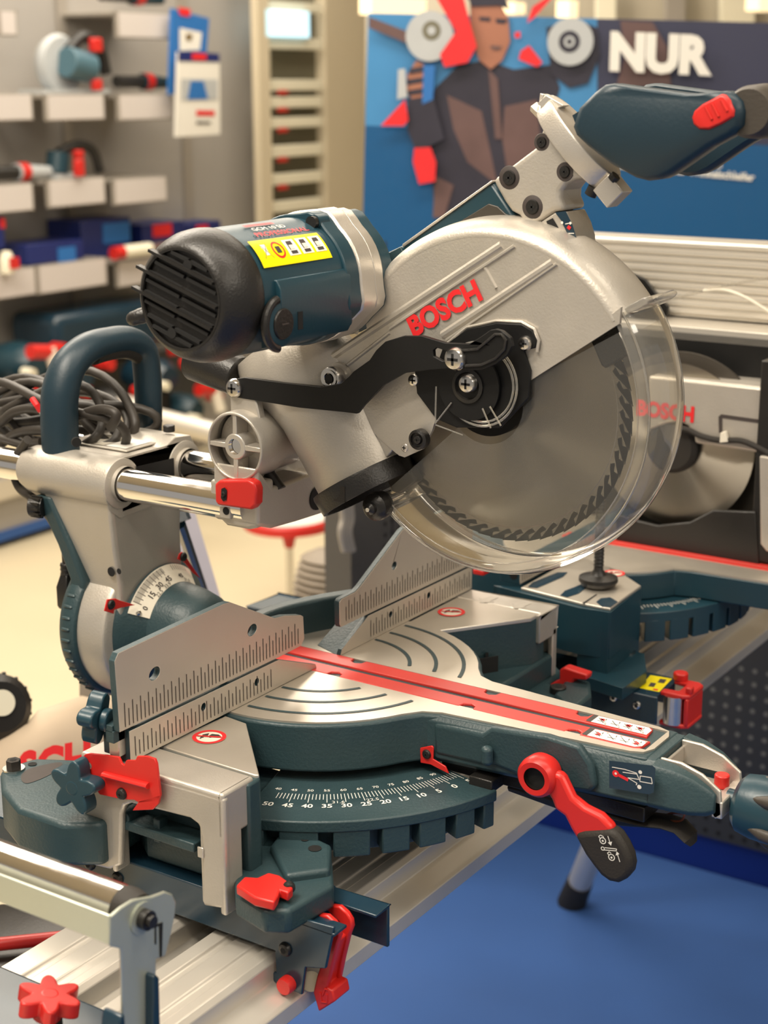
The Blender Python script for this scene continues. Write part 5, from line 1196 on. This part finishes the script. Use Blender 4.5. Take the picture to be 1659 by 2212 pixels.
pf('printed_worker', [
 ([(940, 190), (990, 140), (1050, 130), (1110, 150), (1190, 140), (1210, 190), (1190, 260), (1200, 420), (1150, 470), (940, 470), (930, 330), (925, 230)], M['cloth']),
 ([(965, 205), (1040, 240), (1060, 330), (1075, 400), (1010, 350), (980, 280)], M['clothb']), ([(1090, 230), (1160, 215), (1170, 330), (1100, 400), (1085, 300)], M['clothb']),
 ([(940, 380), (980, 400), (960, 470), (935, 470)], M['clothb']), ([(1055, 150), (1075, 170), (1085, 300), (1070, 300), (1060, 200)], M['clothb']),
 ([(1180, 60), (1240, 40), (1290, 60), (1296, 120), (1270, 180), (1230, 190), (1190, 160)], M['cloth']),
 ([(1340, 45), (1410, 48), (1440, 100), (1450, 185), (1330, 190), (1350, 120)], M['clothb']),
 ([(1015, 0), (1080, 5), (1098, 40), (1102, 90), (1085, 130), (1060, 150), (1035, 130), (1018, 80)], M['skin']),
 ([(1070, 40), (1098, 42), (1090, 52), (1072, 50)], M['cloth']), ([(1035, 36), (1060, 38), (1058, 46), (1036, 44)], M['cloth']), ([(1058, 98), (1086, 100), (1076, 108), (1062, 106)], M['clothb']),
 ([(1010, -8), (1090, -8), (1102, 22), (1078, 12), (1018, 14)], M['cloth']),
 ([(880, 160), (900, 130), (935, 150), (935, 200), (900, 225), (878, 200)], M['skin']), ([(878, 172), (925, 165), (925, 176), (880, 184)], M['cloth']), ([(878, 196), (925, 188), (925, 200), (884, 206)], M['cloth']), ([(884, 148), (925, 142), (925, 152), (884, 160)], M['cloth']),
 ([(880, 215), (935, 205), (960, 300), (900, 330), (880, 280)], M['cloth']), ([(915, 140), (940, 140), (935, 215), (912, 225)], M['pblue']),
 ([(860, 150), (875, 148), (880, 210), (858, 215)], M['pgrey']),
], 'printed worker in a dark jacket')
b = MB()
def pdisc(b, cx, cy, rx, m, k, a0=0, a1=360):
    c = PP(cx, cy, k); r = (PP(cx+rx, cy, k)-c).length; b.face([c+pdir*r*math.cos(math.radians(a))+Z_*r*math.sin(math.radians(a)) for a in range(a0, a1, 12)], m)
pdisc(b, 928, 78, 52, M['pgrey'], .016); pdisc(b, 932, 66, 20, M['olive'], .0166); pdisc(b, 932, 66, 9, M['pgrey'], .0172)
b.build('printed_disc', ps, label='printed cutting disc')
b = MB(); pdisc(b, 1232, 90, 50, M['pgrey'], .016); pdisc(b, 1230, 90, 23, M['cloth'], .0166); pdisc(b, 1230, 90, 12, M['pgrey'], .0172); pdisc(b, 1230, 90, 6, M['cloth'], .0176)
b.build('printed_disc', ps, label='printed cutting disc'); pf('printed_arm', [([(797, 36), (880, 68), (882, 95), (797, 60)], M['clothb'])], None, .015)
for q_ in [([(938, -12), (1000, -12), (1018, 60), (1030, 100), (1010, 135), (960, 145), (950, 118), (985, 68)], M['redp']), ([(1190, -12), (1150, 15), (1138, 50), (1152, 40), (1200, -12)], M['redp']), ([(1143, 98), (1172, 135), (1160, 145), (1120, 128), (1125, 110)], M['redp']), ([(1112, 70), (1124, 68), (1124, 82), (1112, 82)], M['redp']), ([(875, 215), (882, 260), (872, 272), (822, 272)], M['redp']), ([(895, 320), (930, 318), (942, 350), (940, 392), (905, 398), (892, 350)], M['redp'])]: pf('printed_emblem', [q_], None, .019)
b = MB(); o_ = PP(1428, 116, .024); b_h = (PP(1428, 70, .004)-PP(1428, 160, .004)).length
xd_ = (PP(1540, 122, .004)-PP(1320, 112, .004)); put_text(b, 'NUR', o_, xd_, Z_, b_h*.97, M['white'], .06, width=(PP(1540, 122)-PP(1320, 112)).length); b.build('headline', ps, label='white word NUR')
b = MB()
o1, o2 = PP(1310, 356, .004), PP(1630, 386, .004); put_text(b, 'Wechselsystem für Winkelschleifer', (o1+o2)/2, o2-o1, Z_, .0185, M['white'], .03, width=(o2-o1).length)
o1, o2 = PP(1360, 342, .004), PP(1560, 354, .004); put_text(b, 'Das einfachste', (o1+o2)/2, o2-o1, Z_, .0150, M['white'], .01, width=(o2-o1).length)
b.build('small_print', ps, label='small white line of text')
# poster legs down to the plinth
b = MB()
for px in (830, 1600):
    t = PP(px, 520, -.01); b.b2((t.x-.01, t.y-.01, FLOOR), (t.x+.01, t.y+.01, t.z), M['rub'])
b.build('stand_leg', ps)
# ---------------------------------------------------------------- cream pillar and glazed cabinet left of the poster
YW = 2.85
def vbox(b, x0, x1, ytop, ybot, m, Y=YW, dep=.06, z0=None, z1=None):
    A = P(x0, ytop, Y=Y); B = P(x1, ytop, Y=Y); zt_ = A.z if z1 is None else z1; zb_ = P(x0, ybot, Y=Y).z if z0 is None else z0
    b.b2((min(A.x, B.x), Y, zb_), (max(A.x, B.x), Y+dep, zt_), m)
b = MB(); vbox(b, 700, 792, 0, 900, M['wallw'], 2.74, .05, FLOOR, CEIL); tag(b.build('pillar', None, bevel=.01), 'cream square pillar left of the blue poster', 'pillar')
cabt = thing('glazed_cabinet', 'tall cream display cabinet with pale shelves between the grey wall and the pillar', 'cabinet', P(640, 500, Y=2.7))
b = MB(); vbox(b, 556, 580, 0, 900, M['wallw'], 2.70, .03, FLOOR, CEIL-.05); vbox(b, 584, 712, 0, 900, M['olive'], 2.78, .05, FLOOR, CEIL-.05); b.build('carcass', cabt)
for k, (ya, yb, m) in enumerate(((0, 22, 'wlite'), (80, 105, 'lamp'), (172, 196, 'wlite'), (210, 234, 'wlite'), (255, 278, 'wlite'), (316, 342, 'wlite'), (378, 402, 'wlite'), (438, 462, 'lamp'))):
    b = MB(); vbox(b, 577, 696, ya, yb, M[m] if m != 'lamp' else M['wlite'], 2.72, .03); sh_ = b.build('shelf', cabt, bevel=.003)
    if 1 < k < 7: b = MB(); vbox(b, 604, 622, yb-1, yb+8, M['red'], 2.715, .01); b.build('price_tab', sh_)
b = MB(); vbox(b, 574, 668, 20, 78, M['screen'], 2.70, .015); b.build('lit_panel', cabt, label='bright pale blue lit panel')
# ---------------------------------------------------------------- grey shelf wall with tools
wl = MB(); wl.b2((-2.2, YW, FLOOR), (P(558, 300, Y=YW).x, YW+.06, CEIL), M['wallb']); wall_ = wl.build('wall_left', None, smooth=False); struct(wall_)
wb = MB(); wb.b2((P(558, 300, Y=YW).x, 5.0, FLOOR), (5.7, 5.1, CEIL), M['wallb']); struct(wb.build('wall_back', None, smooth=False))
wr = MB(); wr.b2((5.4, -3.2, FLOOR), (5.5, 5.0, CEIL), M['wallw']); struct(wr.build('wall_right', None, smooth=False))
up = MB()
for px in (150, 405):
    A = P(px, 300, Y=YW-.012); up.b2((A.x-.02, YW-.012, FLOOR), (A.x+.02, YW, 1.35), M['shelf'])
tr = up.build('trim_1', None, smooth=False); struct(tr)
YS = 2.62
def bracket_shelf(px0, px1, py, h, lab, card=True, band=True):
    """a small shelf with a price card on its front edge"""
    A = P(px0, py, Y=YS); B = P(px1, py, Y=YS); zt_ = A.z; zb_ = P(px0, py+h, Y=YS).z
    t = thing('wall_shelf', lab, 'shelf', ((A.x+B.x)/2, YS, zb_), 'small metal shelves on the grey wall')
    b = MB(); b.b2((A.x-.01, YS, zt_-.012), (B.x+.01, YW, zt_), M['shelf']); b.b2((A.x-.01, YS, zb_), (B.x+.01, YS+.01, zt_), M['shelf']); b.build('tray', t, bevel=.002)
    if card: b = MB(); b.b2((A.x, YS-.004, zb_+.004), (B.x, YS, zt_-.003), M['tagw']); b.build('price_card', t)
    return zt_
rows = [(0, 30, 22, 55, 'pale price card on the shelf cut off at the top left corner'), (255, 365, 24, 58, 'pale card shelf highest beside the blue leaflets'),
 (-30, 64, 203, 60, 'card shelf at the left edge below the circular saw row'), (102, 220, 204, 58, 'card shelf under the petrol circular saw'), (258, 368, 204, 57, 'card shelf under the small multi tool'),
 (-30, 66, 402, 62, 'card shelf at the left edge in the sander row'), (106, 222, 390, 60, 'card shelf under the cordless sander'), (248, 356, 388, 56, 'empty card shelf at the right of the sander row'),
 (-30, 72, 590, 62, 'card shelf at the left edge beside the blue carton'), (84, 226, 575, 62, 'card shelf under the bright blue carton'), (256, 350, 564, 58, 'card shelf under the dark cartons')]
for px0, px1, py, h, lab in rows: bracket_shelf(px0, px1, py, h, lab)
def on_wall(px, py, Y=2.70): return P(px, py, Y=Y)
def tool(name, lab, cat, px, py, sc_, kind, col=None):
    c = on_wall(px, py); t = thing(name, lab, cat, c); col = col or M['tealm']; s = sc_
    if kind == 'circular':
        b = MB(); b.lathe([(0, -.02), (.10*s, -.02), (.11*s, 0), (.10*s, .02), (0, .02)], c+Vector((-.02*s, 0, .10*s)), Y_, M['pgrey'], 32, 0, math.pi*2); b.b2((c.x-.17*s, c.y-.05, c.z), (c.x+.17*s, c.y+.05, c.z+.012), M['pgrey']); b.build('blade_housing', t)
        b = MB(); b.cyl(c+Vector((-.05*s, -.05, .11*s)), c+Vector((.07*s, -.05, .09*s)), .055*s, col, 24); bd_ = b.build('motor', t, bevel=.004)
        b = MB(); b.tube(bez([c+Vector((-.02*s, -.04, .15*s)), c+Vector((.06*s, -.04, .20*s)), c+Vector((.14*s, -.04, .16*s)), c+Vector((.17*s, -.04, .07*s))], 6), .022*s, M['blk'], 12); b.build('handle', t)
        b = MB(); b.box(c+Vector((.075*s, -.075, .17*s)), (.05*s, .02, .05*s), M['red']); b.build('trigger', t, bevel=.004)
        b = MB(); b.box(c+Vector((.07*s, -.075, .03*s)), (.04*s, .02, .04*s), M['red']); b.build('depth_knob', t, bevel=.004)
    elif kind == 'stick':
        b = MB(); b.cyl(c+Vector((-.16*s, -.03, .045*s)), c+Vector((.0, -.03, .045*s)), .026*s, M['blk'], 20); b.cyl(c+Vector((0, -.03, .045*s)), c+Vector((.17*s, -.03, .04*s)), .034*s, col, 20, r2=.022*s); b.build('body', t)
        b = MB(); b.cyl(c+Vector((.01*s, -.03, .045*s)), c+Vector((.05*s, -.03, .045*s)), .036*s, M['red'], 20); b.build('collar', t)
    else:
        b = MB(); b.b2((c.x-.15*s, c.y-.06, c.z), (c.x+.02*s, c.y+.03, c.z+.035*s), M['pgrey']); b.cyl(c+Vector((-.10*s, -.03, .035*s)), c+Vector((-.08*s, -.03, .13*s)), .055*s, col, 20); b.build('body', t)
        b = MB(); b.tube(bez([c+Vector((-.08*s, -.03, .13*s)), c+Vector((.05*s, -.03, .16*s)), c+Vector((.15*s, -.03, .13*s)), c+Vector((.19*s, -.03, .03*s))], 6), .024*s, M['blk'], 12); b.build('handle', t)
        b = MB(); b.box(c+Vector((.0, -.06, .12*s)), (.05*s, .02, .04*s), M['red']); b.build('trigger', t, bevel=.004)
        b = MB(); b.box(c+Vector((-.05*s, -.09, .06*s)), (.05*s, .02, .08*s), M['red']); b.build('dust_knob', t, bevel=.004)
    return t
tool('circular_saw', 'grey blue circular saw with red trigger on the wall shelf, upper left', 'circular saw', 140, 202, .80, 'circular', mat('pale_petrol', (.06, .13, .17), 0, .4))
tool('multi_tool', 'slim black multi tool with a red collar on the wall shelf', 'power tool', 292, 200, .72, 'stick')
tool('orbital_sander', 'petrol sander with red knobs in the middle shelf row', 'sander', 140, 388, .62, 'sander')
tool('cordless_drill', 'dark petrol tool on the topmost shelf, cut off by the frame', 'power tool', 268, 18, .8, 'stick')
tool('straight_grinder', 'pale tool lying on the middle row shelf at the left edge', 'grinder', 20, 398, .75, 'stick', M['pgrey'])
def carton(px0, px1, py0, py1, m, lab, Y=2.64, logo=None):
    A = P(px0, py1, Y=Y); B = P(px1, py1, Y=Y); zt_ = P(px0, py0, Y=Y).z
    t = thing('carton', lab, 'carton', ((A.x+B.x)/2, Y, A.z), 'blue tool cartons on the wall shelves'); b = MB(); b.b2((A.x, Y, A.z), (B.x, Y+.14, zt_), m); b.build('box', t, bevel=.002)
    if logo: b = MB(); q0 = P(logo[0], logo[1], Y=Y-.002); q1 = P(logo[2], logo[3], Y=Y-.002); b.b2((q0.x, Y-.002, q1.z), (q1.x, Y, q0.z), logo[4] if len(logo) > 4 else M['redp']); b.build('printed_panel', t)
    return t
carton(60, 182, 530, 574, M['navy'], 'bright blue carton with a pale end on the lower left shelf', logo=(125, 536, 165, 566, M['pblue']))
carton(-20, 12, 470, 540, M['navy'], 'navy carton with a red square at the left edge', logo=(0, 472, 12, 492))
carton(178, 285, 478, 562, M['navy'], 'tall navy carton with faint print, second row', Y=2.70, logo=(222, 484, 282, 520, M['pblue']))
carton(310, 400, 486, 560, M['navy'], 'navy carton with a pink red panel beside the tall one', Y=2.71, logo=(330, 486, 372, 508))
carton(402, 478, 484, 530, M['navy'], 'navy carton with a red square nearest the leaflet rack', Y=2.74, logo=(424, 488, 450, 504))
b = MB(); c = P(265, 545, Y=2.60); b.cyl(c, c+X_*.12, .020, M['wlite'], 20); b.cyl(c-X_*.04, c, .020, M['red'], 20); b.cyl(c+X_*.12, c+X_*.22, .016, M['clothb'], 20); tag(b.build('work_light', None), 'small white work light with a red end on the carton shelf', 'work light')
b = MB(); c = P(16, 590, Y=2.6); b.lathe([(0, 0), (.02, 0), (.022, .04), (.012, .06), (0, .06)], c, Z_, M['wlite'], 20); b.box(c+Vector((0, -.03, .03)), (.02, .02, .03), M['red']); tag(b.build('small_bottle', None), 'small white bottle with a red mark at the left edge shelf', 'bottle')
# leaflets
lf = thing('leaflet_holder', 'blue leaflet hanging tilted above the white notice board', 'leaflet', P(410, 200, Y=2.6))
b = MB(); b.prism(TY([(372, 18), (452, 40), (446, 120), (392, 200), (366, 205)], 2.58), (0, .01, 0), M['pblue']); b.build('sheet', lf); b = MB(); b.face(TY([(388, 60), (436, 70), (432, 108), (388, 110)], 2.578), M['white']); b.face(TY([(402, 72), (416, 74), (414, 88), (402, 88)], 2.577), M['brass']); b.face(TY([(385, 15), (412, 20), (410, 36), (388, 32)], 2.577), M['redp']); b.build('print', lf)
nb = thing('notice_sheet', 'white notice sheet with a blue header hanging beside the wall shelves', 'notice', P(430, 290, Y=2.55))
b = MB(); b.prism(TY([(385, 112), (474, 118), (476, 290), (380, 296)], 2.55), (0, .008, 0), M['white']); b.build('sheet', nb)
b = MB(); y = 2.548; b.face(TY([(385, 110), (474, 116), (474, 134), (385, 132)], y), M['navy']); b.face(TY([(415, 114), (446, 116), (446, 130), (415, 129)], y-.001), M['redp']); b.face(TY([(392, 170), (470, 172), (470, 215), (392, 217)], y), M['pgrey']); b.face(TY([(412, 175), (440, 175), (450, 214), (405, 215)], y-.001), M['pblue']); b.face(TY([(424, 238), (464, 239), (464, 250), (424, 250)], y), M['redp']); b.face(TY([(424, 262), (455, 263), (455, 268), (424, 268)], y), M['tick']); b.build('print', nb)
# ---------------------------------------------------------------- display counter with tools on the left
dc = thing('display_counter', 'long grey display counter with a silver edge and a blue base strip, left background', 'counter', (.9, 2.45, FLOOR))
xr2 = P(290, 1000, Y=2.5).x
def zy(py, Y=2.5, px=60): return P(px, py, Y=Y).z
b = MB(); b.b2((-2.0, 2.50, zy(1130)), (xr2, 2.84, zy(1062)), M['wallb']); b.build('front_panel', dc)
b = MB(); b.b2((-2.0, 2.47, zy(1062)), (xr2, 2.84, zy(1010)), M['rail']); b.build('silver_edge', dc, bevel=.01)
b = MB(); b.b2((-2.0, 2.49, FLOOR+.02), (xr2, 2.84, zy(1130)), M['blue']); b.build('base_strip', dc)
b = MB(); b.b2((-2.0, 2.80, zy(1010)), (P(560, 900, Y=2.6).x, 2.84, zy(880)), M['gond']); b.build('back_rail', dc)
b = MB(); A = P(262, 885, Y=2.3); B = P(475, 938, Y=2.0); b.cyl(A, B, .030, M['rail'], 20); b.lathe([(0, -.02), (.03, -.018), (.045, .01), (.045, .06), (.03, .08)], A, (B-A), M['rail'], 24); tag(b.build('support_tube', None), 'silver tube with a rounded end behind the carrying handle', 'tube')
random.seed(11)
cols = [M['tealm'], M['tealg'], M['blk'], M['tealg']]
defs = [(60, 770, 1.0, 'dark petrol tool case at the far left of the counter'), (160, 800, 1.0, 'petrol tool with a red foot second from the left on the counter'), (240, 860, .9, 'low petrol tool with two pale knobs on the counter'), (345, 800, 1.0, 'dark petrol tool right behind the carrying handle'), (405, 870, .8, 'petrol tool with a large red knob next to the tower'), (20, 850, .9, 'petrol tool with a pale pink cap at the left edge'), (110, 860, .9, 'petrol tool with a bright red button at the counter front')]
for i, (px, py, s_, lab) in enumerate(defs):
    c = P(px, py, Y=2.58-.02*i); t = thing('power_tool', lab, 'power tool', c, 'petrol tools crowded on the counter')
    b = MB(); w_ = .075*s_; b.loft([[c+Vector((w_*k*math.cos(a), .05, w_*k*.8*math.sin(a)-.02)) + Y_*dy for a in [2*math.pi*j/16 for j in range(16)]] for dy, k in ((-.09, .55), (-.06, .9), (0, 1), (.06, .8))], cols[i % 4]); b.b2((c.x-w_*.6, c.y, zy(1010)+.001), (c.x+w_*.6, c.y+.1, c.z-.03), M['blk']); b.build('body', t)
    b = MB(); b.cyl(c+Vector((w_*.7, -.05, .02)), c+Vector((w_*.7, -.10, .02)), .019*s_, M['red'], 18); b.build('red_knob', t)
    b = MB(); b.cyl(c+Vector((-w_*.9, -.05, -.03)), c+Vector((-w_*.9, -.09, -.03)), .014*s_, M['wlite'], 18); b.build('pale_knob', t)
cs = [(210, 720, 150, 70, 'large dark tool case lying open behind the motor cap'), (120, 790, 60, 30, 'red and petrol case under the large dark one')]
c = P(250, 700, Y=2.6); t = thing('tool_case', 'large dark petrol tool case lying on the counter behind the motor cap', 'tool case', c)
b = MB(); b.box(c+Vector((.06, .1, -.02)), (.62, .2, .15), M['tealg']); b.build('shell', t, bevel=.03, seg=3); b = MB(); b.box(c+Vector((-.16, -.01, -.07)), (.09, .02, .04), M['red']); b.build('latch', t, bevel=.006); b = MB(); b.box(c+Vector((.27, -.01, -.11)), (.09, .02, .04), M['red']); b.build('latch', t, bevel=.006)
for q, lab in (((95, 770), 'red and pale pistol tool lying left on the counter'), ((452, 850), 'red tool with a pale grip beside the motor, right on the counter')):
    c = P(*q, Y=2.42); t = thing('hot_air_gun', lab, 'power tool', c); b = MB(); b.cyl(c+Vector((-.05, 0, .02)), c+Vector((.02, 0, .01)), .020, M['red'], 18); b.build('barrel', t); b = MB(); b.cyl(c+Vector((.02, 0, .02)), c+Vector((.03, -.02, -.06)), .018, M['cream'], 16); b.build('grip', t)
# ---------------------------------------------------------------- middle distance between tower and saw
st2 = thing('stool', 'round white topped red rimmed stool on a thin grey post, behind the saw', 'stool', P(628, 1335, Z=FLOOR))
c = P(628, 1335, Z=FLOOR); pz = P(628, 1128, Y=c.y).z; tc_ = Vector((c.x, c.y, pz))
b = MB(); b.lathe([(0, .02), (.095, .02), (.10, .016)], tc_, Z_, M['white'], 40); b.build('seat', st2, label='white top')
b = MB(); b.lathe([(.10, .018), (.108, .012), (.108, -.006), (.07, -.014), (.02, -.022), (.011, -.06), (0, -.06)], tc_, Z_, M['red'], 40); b.build('rim', st2, label='red rim and hub')
b = MB(); b.cyl(c+Z_*.01, tc_-Z_*.05, .009, M['steel'], 16); b.lathe([(0, 0), (.08, 0), (.07, .012), (0, .015)], c, Z_, M['steel'], 30); b.build('post', st2)
c = P(716, 1325, Z=-.45); b = MB(); prof = [(0, 0)]
for k in range(11): prof += [(.060+.012*math.sin(k*.3), .012*k), (.052+.012*math.sin(k*.3), .012*k+.006)]
prof += [(.035, .135), (0, .137)]
b.lathe(prof, c-Z_*.02, Vector((.1, 0, 1)), mat('ribbed_beige', (.24, .20, .155), 0, .6), 32); b.lathe([(0, FLOOR+.35), (.05, FLOOR+.35), (.05, 0), (0, 0)], Vector((c.x, c.y, c.z)), Z_, M['shelf'], 24); tag(b.build('suction_hose', None), 'beige ribbed hose standing upright behind the fence gap', 'hose')
dp = thing('room_divider', 'dark grey perforated upright panel behind the right fence', 'panel', P(815, 1290, Z=FLOOR))
Yp = .62
pa = P(757, 1090, Y=Yp); pb_ = P(900, 1090, Y=Yp)
b = MB(); b.b2((pa.x, Yp, FLOOR), (pb_.x+.12, Yp+.05, pa.z+.05), mat('panel_grey', (.10, .095, .09), .2, .5)); pnl = b.build('upright', dp)
b = MB()
for i in range(7):
    for j in range(14): q = P(832, 1096, Y=Yp-.0006)+Vector((.020*i, 0, -.019*j+.03)); b.face(circ(q, .0040, -Y_, 8), M['dark'])
b.face([pb_+Vector((-.075+d_, -.0007, zz_1)) for d_, zz_1 in ((0, .05), (.003, .05), (.003, -.4), (0, -.4))], M['dark']); b.build('perforation', pnl)
b = MB()
for k in range(4): b.tube(bez([P(738+k*6, 1085, Y=Yp-.03), P(741+k*6, 1120, Y=Yp-.03), P(736+k*6, 1150, Y=Yp-.03), P(744+k*6, 1190, Y=Yp-.03)], 5), .0055, M['shelf'], 8)
b.build('corrugated_edge', dp)
# folded grey stand legs behind the tower
sl_ = thing('folding_stand', 'pale grey folding stand leg leaning behind the saw tower', 'stand', P(460, 1500, Z=FLOOR))
b = MB(); dd = 1.9
def DD(px, py, d=dd): return D(px, py, d)
for (a1, a2) in (((385, 1085), (470, 1370)),):
    A, B = DD(*a1), DD(*a2); b.tube([A, B], .022, mat('lilac_grey_steel', (.42, .40, .46), .3, .5), 4)
b.tube([DD(186, 1440, 1.7), DD(186, 1700, 1.72)], .010, M['shelf'], 4); b.tube([DD(222, 1430, 1.7), DD(222, 1700, 1.72)], .011, mat('lilac_shade', (.20, .17, .24), .3, .5), 4)
A = DD(200, 1700, 1.71); b.tube([A, Vector((A.x, A.y, FLOOR))], .012, M['shelf'], 8); A = DD(470, 1370); b.tube([A, Vector((A.x+.1, A.y+.02, FLOOR))], .015, M['shelf'], 8); b.tube([DD(470, 1370), DD(222, 1690, 1.72)], .012, M['shelf'], 8)
b.build('leg_frame', sl_)
b = MB(); b.tube([DD(374, 1095, 1.5), DD(388, 1130, 1.5)], .012, M['tealg'], 8); b.tube([DD(388, 1130, 1.5), DD(470, 1370)], .006, M['tealg'], 8); b.build('hinge_clip', sl_)
# black tool end at the left edge and dust bag with red letters
ms3 = thing('tool_motor_end', 'blurred black and petrol cylindrical tool with a white centre at the left edge', 'power tool', DD(0, 1560, 2.0))
b = MB(); c = DD(2, 1527, 1.62); axd = (FW*.9+RT*-.55+UP*-.15).normalized()
b.lathe([(0, -.003), (.026, -.003), (.034, .004), (.036, .02), (.036, .16), (0, .16)], c, axd, M['blk'], 32)
for k in range(16): a = 2*math.pi*k/16; u, v, _ = basis(axd); b.box(c+axd*.012+(u*math.cos(a)+v*math.sin(a))*.0355, (.003, .003, .003), M['blk'])
b.build('end_cap', ms3)
b = MB(); b.lathe([(0, -.005), (.0135, -.005), (.0135, 0)], c+(UP*.004), axd, M['wlite'], 24); b.build('centre_button', ms3)
b = MB(); b.lathe([(.036, .02), (.040, .05), (.042, .15), (.03, .2), (0, .2)], c-UP*.008, axd, M['tealg'], 32); b.build('motor_body', ms3)
b = MB(); q = c-RT*.09+FW*.1; b.cyl(Vector((q.x, q.y, FLOOR)), q, .03, M['rub'], 16); b.build('pedestal', ms3)
bg = thing('dust_bag', 'beige fabric dust bag with red lettering behind the red stop plate', 'dust bag', DD(130, 1620, 1.65))
b = MB(); A = DD(-60, 1720, 1.6); B = DD(300, 1540, 1.7); rings = []
u = (B-A).normalized(); n1 = u.cross(FW).normalized(); n2 = u.cross(n1)
for i in range(13):
    t = i/12; r = .048*math.sin(math.pi*min(.97, max(.06, t)))**.5*(1+.06*math.sin(i*2.3)); rings.append([A+(B-A)*t+(n1*math.cos(a)+n2*math.sin(a)*.7)*r*(1+.05*math.sin(3*a+i)) for a in [2*math.pi*k/20 for k in range(20)]])
b.loft(rings, mat('beige_fabric', (.52, .42, .31), 0, .85, .1, 20)); bag = b.build('bag', bg, ang=80)
b = MB(); lx = (RT*.94+UP*.20-FW*.2).normalized(); put_text(b, 'SCH', D(118, 1650, 1.50), lx, UP, .036, M['redp'], .05, width=.075)
b.build('lettering', bg, label='red lettering')
b = MB(); A = DD(60, 1690, 1.66); b.cyl(Vector((A.x, A.y, FLOOR)), A, .025, M['rub'], 12); b.build('tool_body', bg)
# ceiling lamps and far shop glow above the poster
for i, (px, py, d_, sx, sy) in enumerate(((850, 14, 4.4, .28, .05), (1225, 22, 4.3, .05, .05), (1110, 18, 4.4, .06, .03), (1640, 8, 4.4, .10, .04), (620, -40, 4.0, .2, .05))):
    c = D(px, py, d_); b = MB(); b.box(c, (sx, .04, sy), M['lamp']); tag(b.build('shop_lamp', None), ['long warm strip lamp above the left end of the poster', 'small round warm lamp above the poster middle', 'small pale lamp above the printed worker', 'pale lamp at the top right corner', 'lamp above the glazed cabinet'][i], 'lamp')
fs = thing('far_shelving', 'blurred beige shelving seen above the poster', 'shelving', D(1300, 60, 4.7))
A = D(780, 0, 4.8); b = MB(); b.prism([D(790, -60, 4.8), D(790, 900, 4.8), D(1900, 900, 4.6), D(1900, -60, 4.6)], FW*.05, mat('far_beige', (.40, .36, .28), 0, .7, .25, 1.5)); b.build('back_panel', fs)
for px in (1120, 1290, 1440, 1560): b = MB(); b.prism([D(px, -60, 4.6), D(px, 300, 4.6), D(px+(70 if px == 1560 else 40), 300, 4.6), D(px+(70 if px == 1560 else 40), -60, 4.6)], FW*.05, M['wlite'] if px in (1560, 1290) else M['shelf']); b.build('upright', fs)
# ---- drop helper data
for o in list(bpy.data.objects):
    if '_base' in o: del o['_base']
